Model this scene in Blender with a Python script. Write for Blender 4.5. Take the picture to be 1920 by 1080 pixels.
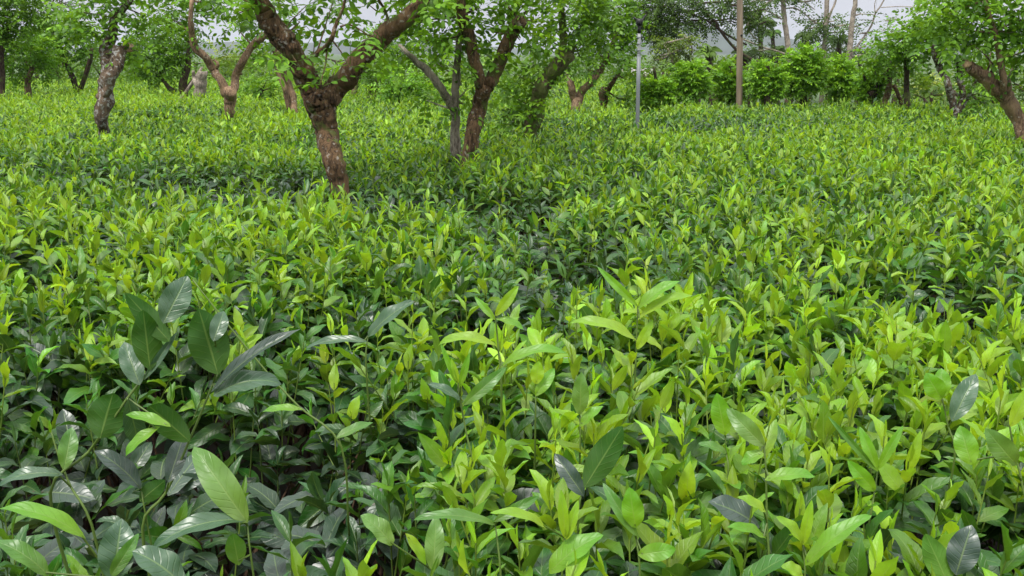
import bpy, math, random
import numpy as np
from mathutils import Vector

PI = math.pi
scene = bpy.context.scene
for o in list(bpy.data.objects):
    bpy.data.objects.remove(o)

# ------------------------------------------------------------------ camera
CAM_Z = 1.65          # eye height
TOP = 0.95            # height of the plucking table
F = 1800.0            # focal length in pixels of the 1920 wide photograph
PITCH = math.atan(440 / F)
cam_d = bpy.data.cameras.new("camera")
cam = bpy.data.objects.new("camera", cam_d)
scene.collection.objects.link(cam)
cam.location = (0, 0, CAM_Z)
cam.rotation_euler = (PI / 2 - PITCH, 0, 0)
cam_d.sensor_width = 36
cam_d.lens = 36 * F / 1920
cam_d.clip_start = 0.02
cam_d.clip_end = 6000
scene.camera = cam

# ------------------------------------------------------------------ sky, sun, exposure
SUN_EL, SUN_ROT = math.radians(62), math.radians(205)
world = bpy.data.worlds.new("World")
scene.world = world
world.use_nodes = True
nt = world.node_tree
nt.nodes.clear()
def N(t, ty, **kw):
    n = t.nodes.new(ty)
    for k, v in kw.items():
        setattr(n, k, v)
    return n
wo = N(nt, 'ShaderNodeOutputWorld')
bg = N(nt, 'ShaderNodeBackground')
sky = N(nt, 'ShaderNodeTexSky', sky_type='NISHITA', sun_disc=False)
sky.sun_elevation = SUN_EL
sky.sun_rotation = SUN_ROT
sky.air_density = 1.0
sky.dust_density = 3.0
tc = N(nt, 'ShaderNodeTexCoord')
sep = N(nt, 'ShaderNodeSeparateXYZ')
nt.links.new(tc.outputs['Generated'], sep.inputs[0])
grad = N(nt, 'ShaderNodeValToRGB')
cr = grad.color_ramp
cr.elements[0].position = 0.0
cr.elements[0].color = (5.6, 5.65, 6.25, 1)
cr.elements[1].position = 0.9
cr.elements[1].color = (17.5, 17.7, 17.9, 1)
e = cr.elements.new(0.16); e.color = (6.3, 6.4, 7.0, 1)
e = cr.elements.new(0.4); e.color = (10.8, 11.0, 11.4, 1)
nt.links.new(sep.outputs['Z'], grad.inputs[0])
cn = N(nt, 'ShaderNodeTexNoise')
cn.inputs['Scale'].default_value = 3.2
cn.inputs['Detail'].default_value = 5
mp = N(nt, 'ShaderNodeMapping')
mp.inputs['Scale'].default_value = (1, 1, 3.5)
nt.links.new(tc.outputs['Generated'], mp.inputs[0])
nt.links.new(mp.outputs[0], cn.inputs['Vector'])
mr = N(nt, 'ShaderNodeMapRange')
mr.inputs['From Min'].default_value = 0.3
mr.inputs['From Max'].default_value = 0.7
mr.inputs['To Min'].default_value = 0.86
mr.inputs['To Max'].default_value = 1.14
nt.links.new(cn.outputs[0], mr.inputs[0])
mul = N(nt, 'ShaderNodeVectorMath', operation='SCALE')
nt.links.new(grad.outputs[0], mul.inputs[0])
nt.links.new(mr.outputs[0], mul.inputs['Scale'])
mx = N(nt, 'ShaderNodeMix', data_type='RGBA')
mx.inputs[0].default_value = 0.9
nt.links.new(sky.outputs[0], mx.inputs[6])
nt.links.new(mul.outputs[0], mx.inputs[7])
nt.links.new(mx.outputs[2], bg.inputs[0])
bg.inputs[1].default_value = 0.115
nt.links.new(bg.outputs[0], wo.inputs[0])
sd = bpy.data.lights.new("sun", 'SUN')
sd.energy = 3.0
sd.angle = math.radians(12)
sd.color = (1.0, 0.96, 0.9)
sun = bpy.data.objects.new("sun", sd)
scene.collection.objects.link(sun)
sun.rotation_euler = (PI / 2 - SUN_EL, 0, PI - SUN_ROT)
scene.view_settings.view_transform = 'Standard'
scene.view_settings.look = 'None'
scene.view_settings.exposure = 0.08
scene.view_settings.gamma = 1.0
scene.cycles.max_bounces = 6
scene.cycles.diffuse_bounces = 2
scene.cycles.glossy_bounces = 2
scene.cycles.transmission_bounces = 3

# ------------------------------------------------------------------ helpers
CO = scene.collection.objects
rs = np.random.RandomState(11)
FW = np.array([0, math.cos(PITCH), -math.sin(PITCH)])
UP = np.array([0, math.sin(PITCH), math.cos(PITCH)])
RT = np.array([1.0, 0, 0])
CP = np.array([0, 0, CAM_Z])
def ray(u, v):
    return FW + (u - 960) / F * RT + (540 - v) / F * UP
def atY(u, v, Y):
    d = ray(u, v)
    return CP + d * (Y / d[1])
def on(u, v, z=TOP):
    d = ray(u, v)
    return CP + d * ((z - CAM_Z) / d[2])
def px(size, Y):
    return size * Y / F
def norm(a):
    return a / np.maximum(np.linalg.norm(a, axis=-1, keepdims=True), 1e-9)

class MB:
    """collects vertices, quads, a colour and a leaf coordinate, links them as one mesh object"""
    def __init__(s):
        s.v, s.q, s.c, s.u, s.n = [], [], [], [], 0
    def add(s, v, q, c=None, u=None):
        v = np.asarray(v, dtype=np.float32)
        s.v.append(v)
        s.q.append(np.asarray(q, dtype=np.int32) + s.n)
        s.c.append(np.ones((len(v), 4), np.float32) if c is None else np.asarray(c, np.float32))
        s.u.append(np.zeros((len(v), 2), np.float32) if u is None else np.asarray(u, np.float32))
        s.n += len(v)
    def build(s, name, mat, parent=None, smooth=True, origin=None):
        me = bpy.data.meshes.new(name)
        if s.n:
            v = np.concatenate(s.v); q = np.concatenate(s.q)
            if origin is not None:
                v = v - np.asarray(origin, np.float32)
            me.vertices.add(len(v)); me.vertices.foreach_set('co', v.ravel())
            me.loops.add(q.size); me.loops.foreach_set('vertex_index', q.ravel())
            me.polygons.add(len(q))
            me.polygons.foreach_set('loop_start', np.arange(0, q.size, 4, dtype=np.int32))
            me.polygons.foreach_set('use_smooth', np.full(len(q), smooth))
            a = me.attributes.new('lc', 'FLOAT_COLOR', 'POINT'); a.data.foreach_set('color', np.concatenate(s.c).ravel())
            a = me.attributes.new('luv', 'FLOAT2', 'POINT'); a.data.foreach_set('vector', np.concatenate(s.u).ravel())
            me.update(calc_edges=True)
        me.materials.append(mat)
        o = bpy.data.objects.new(name, me)
        CO.link(o)
        if parent is not None:
            o.parent = parent
        if origin is not None and parent is None:
            o.location = origin
        return o

def leaves(mb, P, D, Nr, L, W, bend, fold, col, n=5, m=2, wave=0.0, p=0.9, q=0.75, basew=0.04):
    """N leaf blades: base points P, directions D, upper-side normals Nr; m faces across, n along"""
    k = len(P)
    if k == 0:
        return
    D = norm(D); Nr = norm(Nr - (Nr * D).sum(1, keepdims=True) * D)
    S = np.cross(D, Nr)
    t = np.linspace(0, 1, n + 1)
    ang = bend[:, None] * t[None] ** 1.3
    tm = (t[1:] + t[:-1]) / 2
    am = bend[:, None] * tm[None] ** 1.3
    step = (L / n)[:, None, None] * (np.cos(am)[..., None] * D[:, None] - np.sin(am)[..., None] * Nr[:, None])
    mid = P[:, None] + np.concatenate([np.zeros((k, 1, 3)), np.cumsum(step, 1)], 1)
    ln = np.cos(ang)[..., None] * Nr[:, None] + np.sin(ang)[..., None] * D[:, None]
    w = np.sin(PI * t ** p) ** q
    w = np.maximum(np.nan_to_num(w), 0); w[0] = basew; w[-1] = 0.0
    hw = (W / 2)[:, None] * w[None]
    s = np.linspace(-1, 1, m + 1)
    ph = rs.uniform(0, 6.28, (k, 1, 1))
    wv = wave * np.sin(t[None, :, None] * 15 + ph + (s[None, None] > 0) * 2.1) * np.abs(s)[None, None] * W[:, None, None] * 0.5 if wave else 0
    cf, sf = np.cos(fold), np.sin(fold)
    # cross section: V at the midrib easing outwards
    lift = (np.abs(s) - 0.25 * s * s)[None, None] * (sf[:, None, None]) * hw[..., None] + wv * (w[None, :, None] > 0.1)
    side = s[None, None] * cf[:, None, None] * hw[..., None]
    V = mid[:, :, None] + side[..., None] * S[:, None, None] + lift[..., None] * ln[:, :, None]
    nv = (n + 1) * (m + 1)
    i, j = np.meshgrid(np.arange(n), np.arange(m), indexing='ij')
    b = (i * (m + 1) + j).ravel()
    qd = np.stack([b, b + 1, b + m + 2, b + m + 1], 1)
    Q = (np.arange(k) * nv)[:, None, None] + qd[None]
    uv = np.stack(np.broadcast_arrays(s[None, None], t[None, :, None]), -1)
    uv = np.broadcast_to(uv, (k, n + 1, m + 1, 2)).reshape(-1, 2)
    C = np.broadcast_to(col[:, None], (k, nv, 4)).reshape(-1, 4)
    mb.add(V.reshape(-1, 3), Q.reshape(-1, 4), C, uv)

def tubes(mb, A, B, ra, rb, col, sides=4, sag=None):
    """k straight or bowed thin stems"""
    k = len(A)
    if k == 0:
        return
    seg = 1 if sag is None else 3
    t = np.linspace(0, 1, seg + 1)
    ax = norm(B - A)
    ref = np.where(np.abs(ax[:, 2:3]) > 0.9, np.array([[1.0, 0, 0]]), np.array([[0, 0, 1.0]]))
    X = norm(np.cross(ax, ref)); Y = np.cross(ax, X)
    c = A[:, None] + (B - A)[:, None] * t[None, :, None]
    if sag is not None:
        c = c + sag[:, None] * np.sin(PI * t)[None, :, None]
    r = ra[:, None] * (1 - t) + rb[:, None] * t
    th = np.arange(sides) / sides * 2 * PI
    V = c[:, :, None] + r[:, :, None, None] * (np.cos(th)[None, None, :, None] * X[:, None, None] + np.sin(th)[None, None, :, None] * Y[:, None, None])
    nv = (seg + 1) * sides
    q = []
    for s in range(seg):
        for h in range(sides):
            q.append([s * sides + h, s * sides + (h + 1) % sides, (s + 1) * sides + (h + 1) % sides, (s + 1) * sides + h])
    Q = (np.arange(k) * nv)[:, None, None] + np.array(q)[None]
    C = np.broadcast_to(col[:, None], (k, nv, 4)).reshape(-1, 4)
    mb.add(V.reshape(-1, 3), Q.reshape(-1, 4), C, np.full((k * nv, 2), 0.5))

_sw = rs.normal(0, 1, (14, 3)); _sp = rs.uniform(0, 6.28, 14)
def noise2(x, y, f, seed=0):
    a = 0
    for i in range(7):
        j = (i + seed) % 14
        w = _sw[j] * f
        a = a + np.sin(w[0] * x + w[1] * y + _sp[(j * 3 + seed) % 14])
    return a / 3.2

def limb(mb, pts, radii, sides=14, rough=0.10, seed=0, sub=5, cap=True):
    """a gnarled tapered limb along a smoothed path, closed at both ends"""
    r_ = np.random.RandomState(abs(int(seed)))
    pts = np.asarray(pts, float); radii = np.asarray(radii, float)
    k = len(pts)
    P0 = np.vstack([2 * pts[0] - pts[1], pts, 2 * pts[-1] - pts[-2]])
    c, rr = [], []
    for i in range(k - 1):
        a, b, d, e_ = P0[i], P0[i + 1], P0[i + 2], P0[i + 3]
        for s in range(sub):
            t = s / sub
            c.append(0.5 * ((2 * b) + (-a + d) * t + (2 * a - 5 * b + 4 * d - e_) * t * t + (-a + 3 * b - 3 * d + e_) * t ** 3))
            rr.append(radii[i] * (1 - t) + radii[i + 1] * t)
    c.append(pts[-1]); rr.append(radii[-1])
    c = np.array(c); rr = np.array(rr)
    c = c + r_.normal(0, 0.06, c.shape) * rr[:, None]
    T = norm(np.gradient(c, axis=0))
    X = norm(np.cross(T, np.array([0.13, 1, 0.07]))); Y = np.cross(T, X)
    th = np.arange(sides) / sides * 2 * PI
    s_ = np.concatenate([[0], np.cumsum(np.linalg.norm(np.diff(c, axis=0), axis=1))]) / rr.mean()
    f = 1 + 0 * th[None] * s_[:, None]
    for h in range(1, 6):
        ph, ph2, fr = r_.uniform(0, 6.28), r_.uniform(0, 6.28), r_.uniform(0.3, 1.2)
        f = f + rough * np.sin(h * th[None] + ph + 0.5 * np.sin(s_[:, None] * fr + ph2)) * np.sin(s_[:, None] * fr * 1.3 + ph2 * 2) / (0.5 + 0.35 * h)
    f = f + r_.normal(0, rough * 0.22, f.shape)
    V = c[:, None] + (rr[:, None] * f)[..., None] * (np.cos(th)[None, :, None] * X[:, None] + np.sin(th)[None, :, None] * Y[:, None])
    K = len(c)
    V = V.reshape(-1, 3)
    q = []
    for i in range(K - 1):
        for h in range(sides):
            q.append([i * sides + h, i * sides + (h + 1) % sides, (i + 1) * sides + (h + 1) % sides, (i + 1) * sides + h])
    if cap:
        V = np.vstack([V, c[0], c[-1]])
        for h in range(0, sides, 2):
            q.append([(h + 2) % sides, h + 1, h, K * sides])
            b = (K - 1) * sides
            q.append([b + h, b + h + 1, b + (h + 2) % sides, K * sides + 1])
    mb.add(V, q)
    return c, rr

def tag(o, label=None, cat=None, group=None, kind=None):
    if label: o['label'] = label
    if cat: o['category'] = cat
    if group: o['group'] = group
    if kind: o['kind'] = kind
    return o
def empty(name, loc):
    o = bpy.data.objects.new(name, None)
    CO.link(o); o.location = Vector(loc)
    o.empty_display_size = 0.1
    return o

# ------------------------------------------------------------------ materials
def new_mat(name):
    m = bpy.data.materials.new(name); m.use_nodes = True
    m.node_tree.nodes.clear()
    return m, m.node_tree
def math_(t, op, a, b=None, c=None):
    n = N(t, 'ShaderNodeMath', operation=op)
    for i, x in enumerate((a, b, c)):
        if x is None: continue
        if isinstance(x, (int, float)): n.inputs[i].default_value = x
        else: t.links.new(x, n.inputs[i])
    return n.outputs[0]

def leaf_mat(name, veins=True, spec=0.5, trans=0.3, r0=0.5, r1=0.3):
    """colour from lc (leaf pigment, greyed on some older leaves for painted sky sheen), alpha of lc = age (0 young .. 1 mature and waxy)"""
    m, t = new_mat(name)
    out = N(t, 'ShaderNodeOutputMaterial')
    at = N(t, 'ShaderNodeAttribute', attribute_name='lc')
    uvn = N(t, 'ShaderNodeAttribute', attribute_name='luv')
    sp = N(t, 'ShaderNodeSeparateXYZ'); t.links.new(uvn.outputs['Vector'], sp.inputs[0])
    pb = N(t, 'ShaderNodeBsdfPrincipled')
    pb.inputs['Specular IOR Level'].default_value = spec
    age = at.outputs['Alpha']
    au = math_(t, 'ABSOLUTE', sp.outputs['X'])
    geo = N(t, 'ShaderNodeNewGeometry')
    co = at.outputs['Color']
    if veins:
        rib = N(t, 'ShaderNodeMapRange'); rib.interpolation_type = 'SMOOTHSTEP'
        t.links.new(au, rib.inputs[0])
        rib.inputs[1].default_value = 0.02; rib.inputs[2].default_value = 0.09
        rib.inputs[3].default_value = 1.0; rib.inputs[4].default_value = 0.0
        # side veins run obliquely forward from the midrib
        nd = N(t, 'ShaderNodeTexNoise'); nd.inputs['Scale'].default_value = 30; nd.inputs['Detail'].default_value = 2
        t.links.new(geo.outputs['Position'], nd.inputs['Vector'])
        ph = math_(t, 'SUBTRACT', math_(t, 'MULTIPLY', sp.outputs['Y'], 8.5), math_(t, 'MULTIPLY', au, 1.6))
        ph = math_(t, 'ADD', ph, math_(t, 'MULTIPLY', nd.outputs[0], 1.6))
        sv = math_(t, 'PINGPONG', ph, 0.5)
        svr = N(t, 'ShaderNodeMapRange'); svr.interpolation_type = 'SMOOTHSTEP'
        t.links.new(sv, svr.inputs[0])
        svr.inputs[1].default_value = 0.0; svr.inputs[2].default_value = 0.13
        svr.inputs[3].default_value = 1.0; svr.inputs[4].default_value = 0.0
        lat = math_(t, 'MULTIPLY', svr.outputs[0], 0.10)
        vein = math_(t, 'MAXIMUM', math_(t, 'MULTIPLY', rib.outputs[0], 0.5), lat)
        ns = N(t, 'ShaderNodeTexNoise'); ns.inputs['Scale'].default_value = 45; ns.inputs['Detail'].default_value = 3
        t.links.new(geo.outputs['Position'], ns.inputs['Vector'])
        hv = N(t, 'ShaderNodeHueSaturation')
        t.links.new(math_(t, 'MULTIPLY_ADD', ns.outputs[0], 0.6, 0.7), hv.inputs['Value'])
        t.links.new(co, hv.inputs['Color'])
        lighter = N(t, 'ShaderNodeMix', data_type='RGBA')
        t.links.new(vein, lighter.inputs[0])
        t.links.new(hv.outputs[0], lighter.inputs[6])
        vc = N(t, 'ShaderNodeMix', data_type='RGBA'); vc.inputs[0].default_value = 0.55
        t.links.new(co, vc.inputs[6]); vc.inputs[7].default_value = (0.30, 0.42, 0.12, 1)
        t.links.new(vc.outputs[2], lighter.inputs[7])
        co = lighter.outputs[2]
        # older tissue towards the tip is a little deeper, the base yellower
        hs = N(t, 'ShaderNodeHueSaturation')
        t.links.new(math_(t, 'MULTIPLY_ADD', sp.outputs['Y'], .035, .485), hs.inputs['Hue'])
        t.links.new(co, hs.inputs['Color']); co = hs.outputs[0]
        # brown bites and blisters
        sn = N(t, 'ShaderNodeTexNoise'); sn.inputs['Scale'].default_value = 62; sn.inputs['Detail'].default_value = 2
        t.links.new(geo.outputs['Position'], sn.inputs['Vector'])
        sm = N(t, 'ShaderNodeMapRange'); sm.interpolation_type = 'SMOOTHSTEP'; t.links.new(sn.outputs[0], sm.inputs[0])
        sm.inputs[1].default_value = .735; sm.inputs[2].default_value = .765
        bs = N(t, 'ShaderNodeMix', data_type='RGBA'); t.links.new(math_(t, 'MULTIPLY', sm.outputs[0], math_(t, 'MULTIPLY_ADD', age, .6, .2)), bs.inputs[0])
        t.links.new(co, bs.inputs[6]); bs.inputs[7].default_value = (.09, .05, .02, 1); co = bs.outputs[2]
        bp = N(t, 'ShaderNodeBump'); bp.inputs['Strength'].default_value = 0.4; bp.inputs['Distance'].default_value = 0.0012
        hgt = math_(t, 'ADD', math_(t, 'MULTIPLY', math_(t, 'MAXIMUM', svr.outputs[0], rib.outputs[0]), -1.0), math_(t, 'MULTIPLY', ns.outputs[0], 1.5))
        t.links.new(hgt, bp.inputs['Height'])
        t.links.new(bp.outputs[0], pb.inputs['Normal'])
    # underside is paler and dull
    bk = N(t, 'ShaderNodeMix', data_type='RGBA')
    t.links.new(math_(t, 'MULTIPLY', geo.outputs['Backfacing'], 0.16), bk.inputs[0])
    t.links.new(co, bk.inputs[6]); bk.inputs[7].default_value = (0.16, 0.25, 0.08, 1)
    co = bk.outputs[2]
    t.links.new(math_(t, 'MULTIPLY_ADD', geo.outputs['Backfacing'], -.75 * spec, spec), pb.inputs['Specular IOR Level'])
    t.links.new(co, pb.inputs['Base Color'])
    rg = N(t, 'ShaderNodeMapRange'); t.links.new(age, rg.inputs[0])
    rg.inputs[3].default_value = r0; rg.inputs[4].default_value = r1
    t.links.new(math_(t, 'MAXIMUM', rg.outputs[0], math_(t, 'MULTIPLY', geo.outputs['Backfacing'], 0.6)), pb.inputs['Roughness'])
    tr = N(t, 'ShaderNodeBsdfTranslucent')
    tcx = N(t, 'ShaderNodeMix', data_type='RGBA', blend_type='MULTIPLY'); tcx.inputs[0].default_value = 1
    t.links.new(co, tcx.inputs[6]); tcx.inputs[7].default_value = (1.7, 1.5, 0.6, 1)
    t.links.new(tcx.outputs[2], tr.inputs[0])
    ms = N(t, 'ShaderNodeMixShader')
    tf = N(t, 'ShaderNodeMapRange'); t.links.new(age, tf.inputs[0])
    tf.inputs[3].default_value = trans; tf.inputs[4].default_value = trans * 0.4
    t.links.new(tf.outputs[0], ms.inputs[0])
    t.links.new(pb.outputs[0], ms.inputs[1]); t.links.new(tr.outputs[0], ms.inputs[2])
    t.links.new(ms.outputs[0], out.inputs[0])
    return m

def bark_mat(name, base, dark, lichen, lich_amt=0.55, moss=0.0, scale=1.0, bump=0.9):
    m, t = new_mat(name)
    out = N(t, 'ShaderNodeOutputMaterial'); pb = N(t, 'ShaderNodeBsdfPrincipled')
    pb.inputs['Roughness'].default_value = 0.85; pb.inputs['Specular IOR Level'].default_value = 0.25
    geo = N(t, 'ShaderNodeNewGeometry')
    def noise(s, d=5, stretch=None, ro=0.6):
        n = N(t, 'ShaderNodeTexNoise'); n.inputs['Scale'].default_value = s * scale; n.inputs['Detail'].default_value = d
        n.inputs['Roughness'].default_value = ro
        v = geo.outputs['Position']
        if stretch:
            mp_ = N(t, 'ShaderNodeMapping'); mp_.inputs['Scale'].default_value = stretch
            t.links.new(v, mp_.inputs[0]); v = mp_.outputs[0]
        t.links.new(v, n.inputs['Vector'])
        return n.outputs[0]
    def step(x, a, b):
        n = N(t, 'ShaderNodeMapRange'); n.interpolation_type = 'SMOOTHSTEP'
        t.links.new(x, n.inputs[0]); n.inputs[1].default_value = a; n.inputs[2].default_value = b
        return n.outputs[0]
    def mix(f, a, b):
        n = N(t, 'ShaderNodeMix', data_type='RGBA'); t.links.new(f, n.inputs[0])
        for i, x in ((6, a), (7, b)):
            if isinstance(x, tuple): n.inputs[i].default_value = (*x, 1)
            else: t.links.new(x, n.inputs[i])
        return n.outputs[2]
    fibre = noise(48, 6, (1.4, 1.4, 0.4), .7)
    broad = noise(6, 3)
    c = mix(step(fibre, 0.40, 0.60), dark, base)
    c = mix(math_(t, 'MULTIPLY', step(broad, 0.45, 0.7), 0.7), c, tuple(min(1, x * 1.55) for x in base))
    c = mix(math_(t, 'MULTIPLY', step(noise(30, 5), lich_amt, lich_amt + 0.09), 0.8), c, lichen)
    if moss:
        c = mix(math_(t, 'MULTIPLY', step(noise(9, 4), 0.62 - moss * 0.3, 0.72 - moss * 0.3), 0.8), c, (0.10, 0.13, 0.03))
    t.links.new(c, pb.inputs['Base Color'])
    bp = N(t, 'ShaderNodeBump'); bp.inputs['Strength'].default_value = bump; bp.inputs['Distance'].default_value = 0.012
    t.links.new(math_(t, 'ADD', fibre, math_(t, 'MULTIPLY', noise(60, 3), 0.4)), bp.inputs['Height'])
    t.links.new(bp.outputs[0], pb.inputs['Normal'])
    t.links.new(pb.outputs[0], out.inputs[0])
    return m

def plain_mat(name, col, rough=0.6, var=0.25, sc=12, metal=0.0, stretch=(1, 1, 1)):
    m, t = new_mat(name)
    out = N(t, 'ShaderNodeOutputMaterial'); pb = N(t, 'ShaderNodeBsdfPrincipled')
    pb.inputs['Roughness'].default_value = rough; pb.inputs['Metallic'].default_value = metal
    tc_ = N(t, 'ShaderNodeTexCoord'); mp_ = N(t, 'ShaderNodeMapping'); mp_.inputs['Scale'].default_value = stretch
    t.links.new(tc_.outputs['Object'], mp_.inputs[0])
    n = N(t, 'ShaderNodeTexNoise'); n.inputs['Scale'].default_value = sc; n.inputs['Detail'].default_value = 5
    t.links.new(mp_.outputs[0], n.inputs['Vector'])
    r = N(t, 'ShaderNodeValToRGB')
    r.color_ramp.elements[0].position = 0.3; r.color_ramp.elements[1].position = 0.7
    r.color_ramp.elements[0].color = (*[x * (1 - var) for x in col], 1)
    r.color_ramp.elements[1].color = (*[min(1, x * (1 + var)) for x in col], 1)
    t.links.new(n.outputs[0], r.inputs[0]); t.links.new(r.outputs[0], pb.inputs['Base Color'])
    bp = N(t, 'ShaderNodeBump'); bp.inputs['Strength'].default_value = 0.3; bp.inputs['Distance'].default_value = 0.01
    t.links.new(n.outputs[0], bp.inputs['Height']); t.links.new(bp.outputs[0], pb.inputs['Normal'])
    t.links.new(pb.outputs[0], out.inputs[0])
    return m

M_TEA = leaf_mat('tea_leaf', True, 0.75, 0.42, 0.46, 0.34)
M_TREE = leaf_mat('shade_tree_leaf', False, 0.4, 0.46, 0.5, 0.42)
M_FAR = leaf_mat('far_leaf', False, 0.3, 0.25, 0.6, 0.6)
M_STEM = leaf_mat('green_stem', False, 0.4, 0.0, 0.5, 0.5)
M_SOIL = plain_mat('soil', (0.045, 0.03, 0.02), 0.95, 0.5, 9)
M_BARK = bark_mat('reddish_bark', (0.15, 0.090, 0.046), (0.030, 0.019, 0.011), (0.36, 0.33, 0.28), 0.57, 0.25)
M_PALE = bark_mat('tan_bark', (0.27, 0.18, 0.11), (0.10, 0.062, 0.04), (0.50, 0.45, 0.38), 0.60)
M_GREY = bark_mat('lichen_bark', (0.15, 0.105, 0.07), (0.035, 0.026, 0.02), (0.44, 0.44, 0.41), 0.515)
M_DARK = bark_mat('dark_bark', (0.075, 0.05, 0.035), (0.022, 0.016, 0.012), (0.2, 0.18, 0.15), 0.68, 0.3)
M_MOSS = bark_mat('mossy_bark', (0.12, 0.09, 0.05), (0.035, 0.028, 0.018), (0.26, 0.22, 0.14), 0.62, 0.8)
M_WHITE = bark_mat('grey_bark', (0.33, 0.285, 0.23), (0.12, 0.095, 0.075), (0.46, 0.43, 0.37), 0.6)
M_CUT = plain_mat('sawn_wood', (0.42, 0.28, 0.16), 0.8, 0.3, 40)
M_TWIG = bark_mat('twig_bark', (0.10, 0.06, 0.035), (0.04, 0.022, 0.015), (0.2, 0.16, 0.12), 0.66)

# ------------------------------------------------------------------ the ground and the far hills
def soil_z(x, y):
    return 0.03 * noise2(x, y, 0.8, 2)
g = MB()
xs = np.concatenate([-np.geomspace(3500, 12, 22), np.linspace(-10, 10, 15), np.geomspace(12, 3500, 22)])
ys = np.concatenate([[-300, -60, -10], np.linspace(-3, 40, 30), np.geomspace(46, 4200, 20)])
gx, gy = np.meshgrid(xs, ys, indexing='ij')
gz = np.where(gy < 42, soil_z(gx, gy), 0.0)
nx_, ny_ = len(xs), len(ys)
ii, jj = np.meshgrid(np.arange(nx_ - 1), np.arange(ny_ - 1), indexing='ij')
b = (ii * ny_ + jj).ravel()
g.add(np.stack([gx, gy, gz], -1).reshape(-1, 3), np.stack([b, b + ny_, b + ny_ + 1, b + 1], 1))
mg, t = new_mat('ground_soil_and_grass')
out = N(t, 'ShaderNodeOutputMaterial'); pb = N(t, 'ShaderNodeBsdfPrincipled'); pb.inputs['Roughness'].default_value = 0.95
geo = N(t, 'ShaderNodeNewGeometry'); s_ = N(t, 'ShaderNodeSeparateXYZ'); t.links.new(geo.outputs['Position'], s_.inputs[0])
na = N(t, 'ShaderNodeTexNoise'); na.inputs['Scale'].default_value = 7; na.inputs['Detail'].default_value = 6; t.links.new(geo.outputs['Position'], na.inputs['Vector'])
nb = N(t, 'ShaderNodeTexNoise'); nb.inputs['Scale'].default_value = 0.3; nb.inputs['Detail'].default_value = 6; t.links.new(geo.outputs['Position'], nb.inputs['Vector'])
ra = N(t, 'ShaderNodeValToRGB'); ra.color_ramp.elements[0].color = (0.010, 0.007, 0.005, 1); ra.color_ramp.elements[1].color = (0.035, 0.024, 0.015, 1); t.links.new(na.outputs[0], ra.inputs[0])
rb_ = N(t, 'ShaderNodeValToRGB'); rb_.color_ramp.elements[0].color = (0.035, 0.075, 0.02, 1); rb_.color_ramp.elements[1].color = (0.09, 0.14, 0.04, 1); t.links.new(nb.outputs[0], rb_.inputs[0])
mf = N(t, 'ShaderNodeMapRange'); t.links.new(s_.outputs['Y'], mf.inputs[0]); mf.inputs[1].default_value = 24; mf.inputs[2].default_value = 30
mm = N(t, 'ShaderNodeMix', data_type='RGBA'); t.links.new(mf.outputs[0], mm.inputs[0]); t.links.new(ra.outputs[0], mm.inputs[6]); t.links.new(rb_.outputs[0], mm.inputs[7])
t.links.new(mm.outputs[2], pb.inputs['Base Color']); t.links.new(pb.outputs[0], out.inputs[0])
tag(g.build('ground', mg), kind='structure')

def hill(cx, cy, rx, ry, h, seed):
    k = 60
    uu = np.linspace(-1, 1, k + 1)
    X, Y = np.meshgrid(uu, uu, indexing='ij')
    r = np.sqrt(X ** 2 + Y ** 2)
    base = np.clip(np.cos(np.clip(r, 0, 1) * PI / 2), 0, 1) ** 1.3
    z = h * base * (1 + 0.10 * noise2(X * 5, Y * 5, 1.5, seed) + 0.04 * noise2(X * 17, Y * 17, 1.5, seed + 3)) - 4
    ii, jj = np.meshgrid(np.arange(k), np.arange(k), indexing='ij')
    b = (ii * (k + 1) + jj).ravel()
    m = MB()
    m.add(np.stack([cx + X * rx, cy + Y * ry, z], -1).reshape(-1, 3), np.stack([b, b + k + 1, b + k + 2, b + 1], 1))
    return m
M_HILL = plain_mat('wooded_hill', (0.03, 0.048, 0.03), 0.95, 0.4, 0.03)
hA = hill(atY(1322, 100, 1500)[0], 1500, 210, 300, 47, 1)
tag(hA.build('hill', M_HILL), kind='structure')
hB = hill(atY(560, 100, 1700)[0], 1700, 620, 320, 27, 4)
tag(hB.build('hill', M_HILL), kind='structure')
hC = hill(atY(1900, 100, 1900)[0], 1900, 900, 320, 24, 6)
tag(hC.build('hill', M_HILL), kind='structure')

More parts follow.
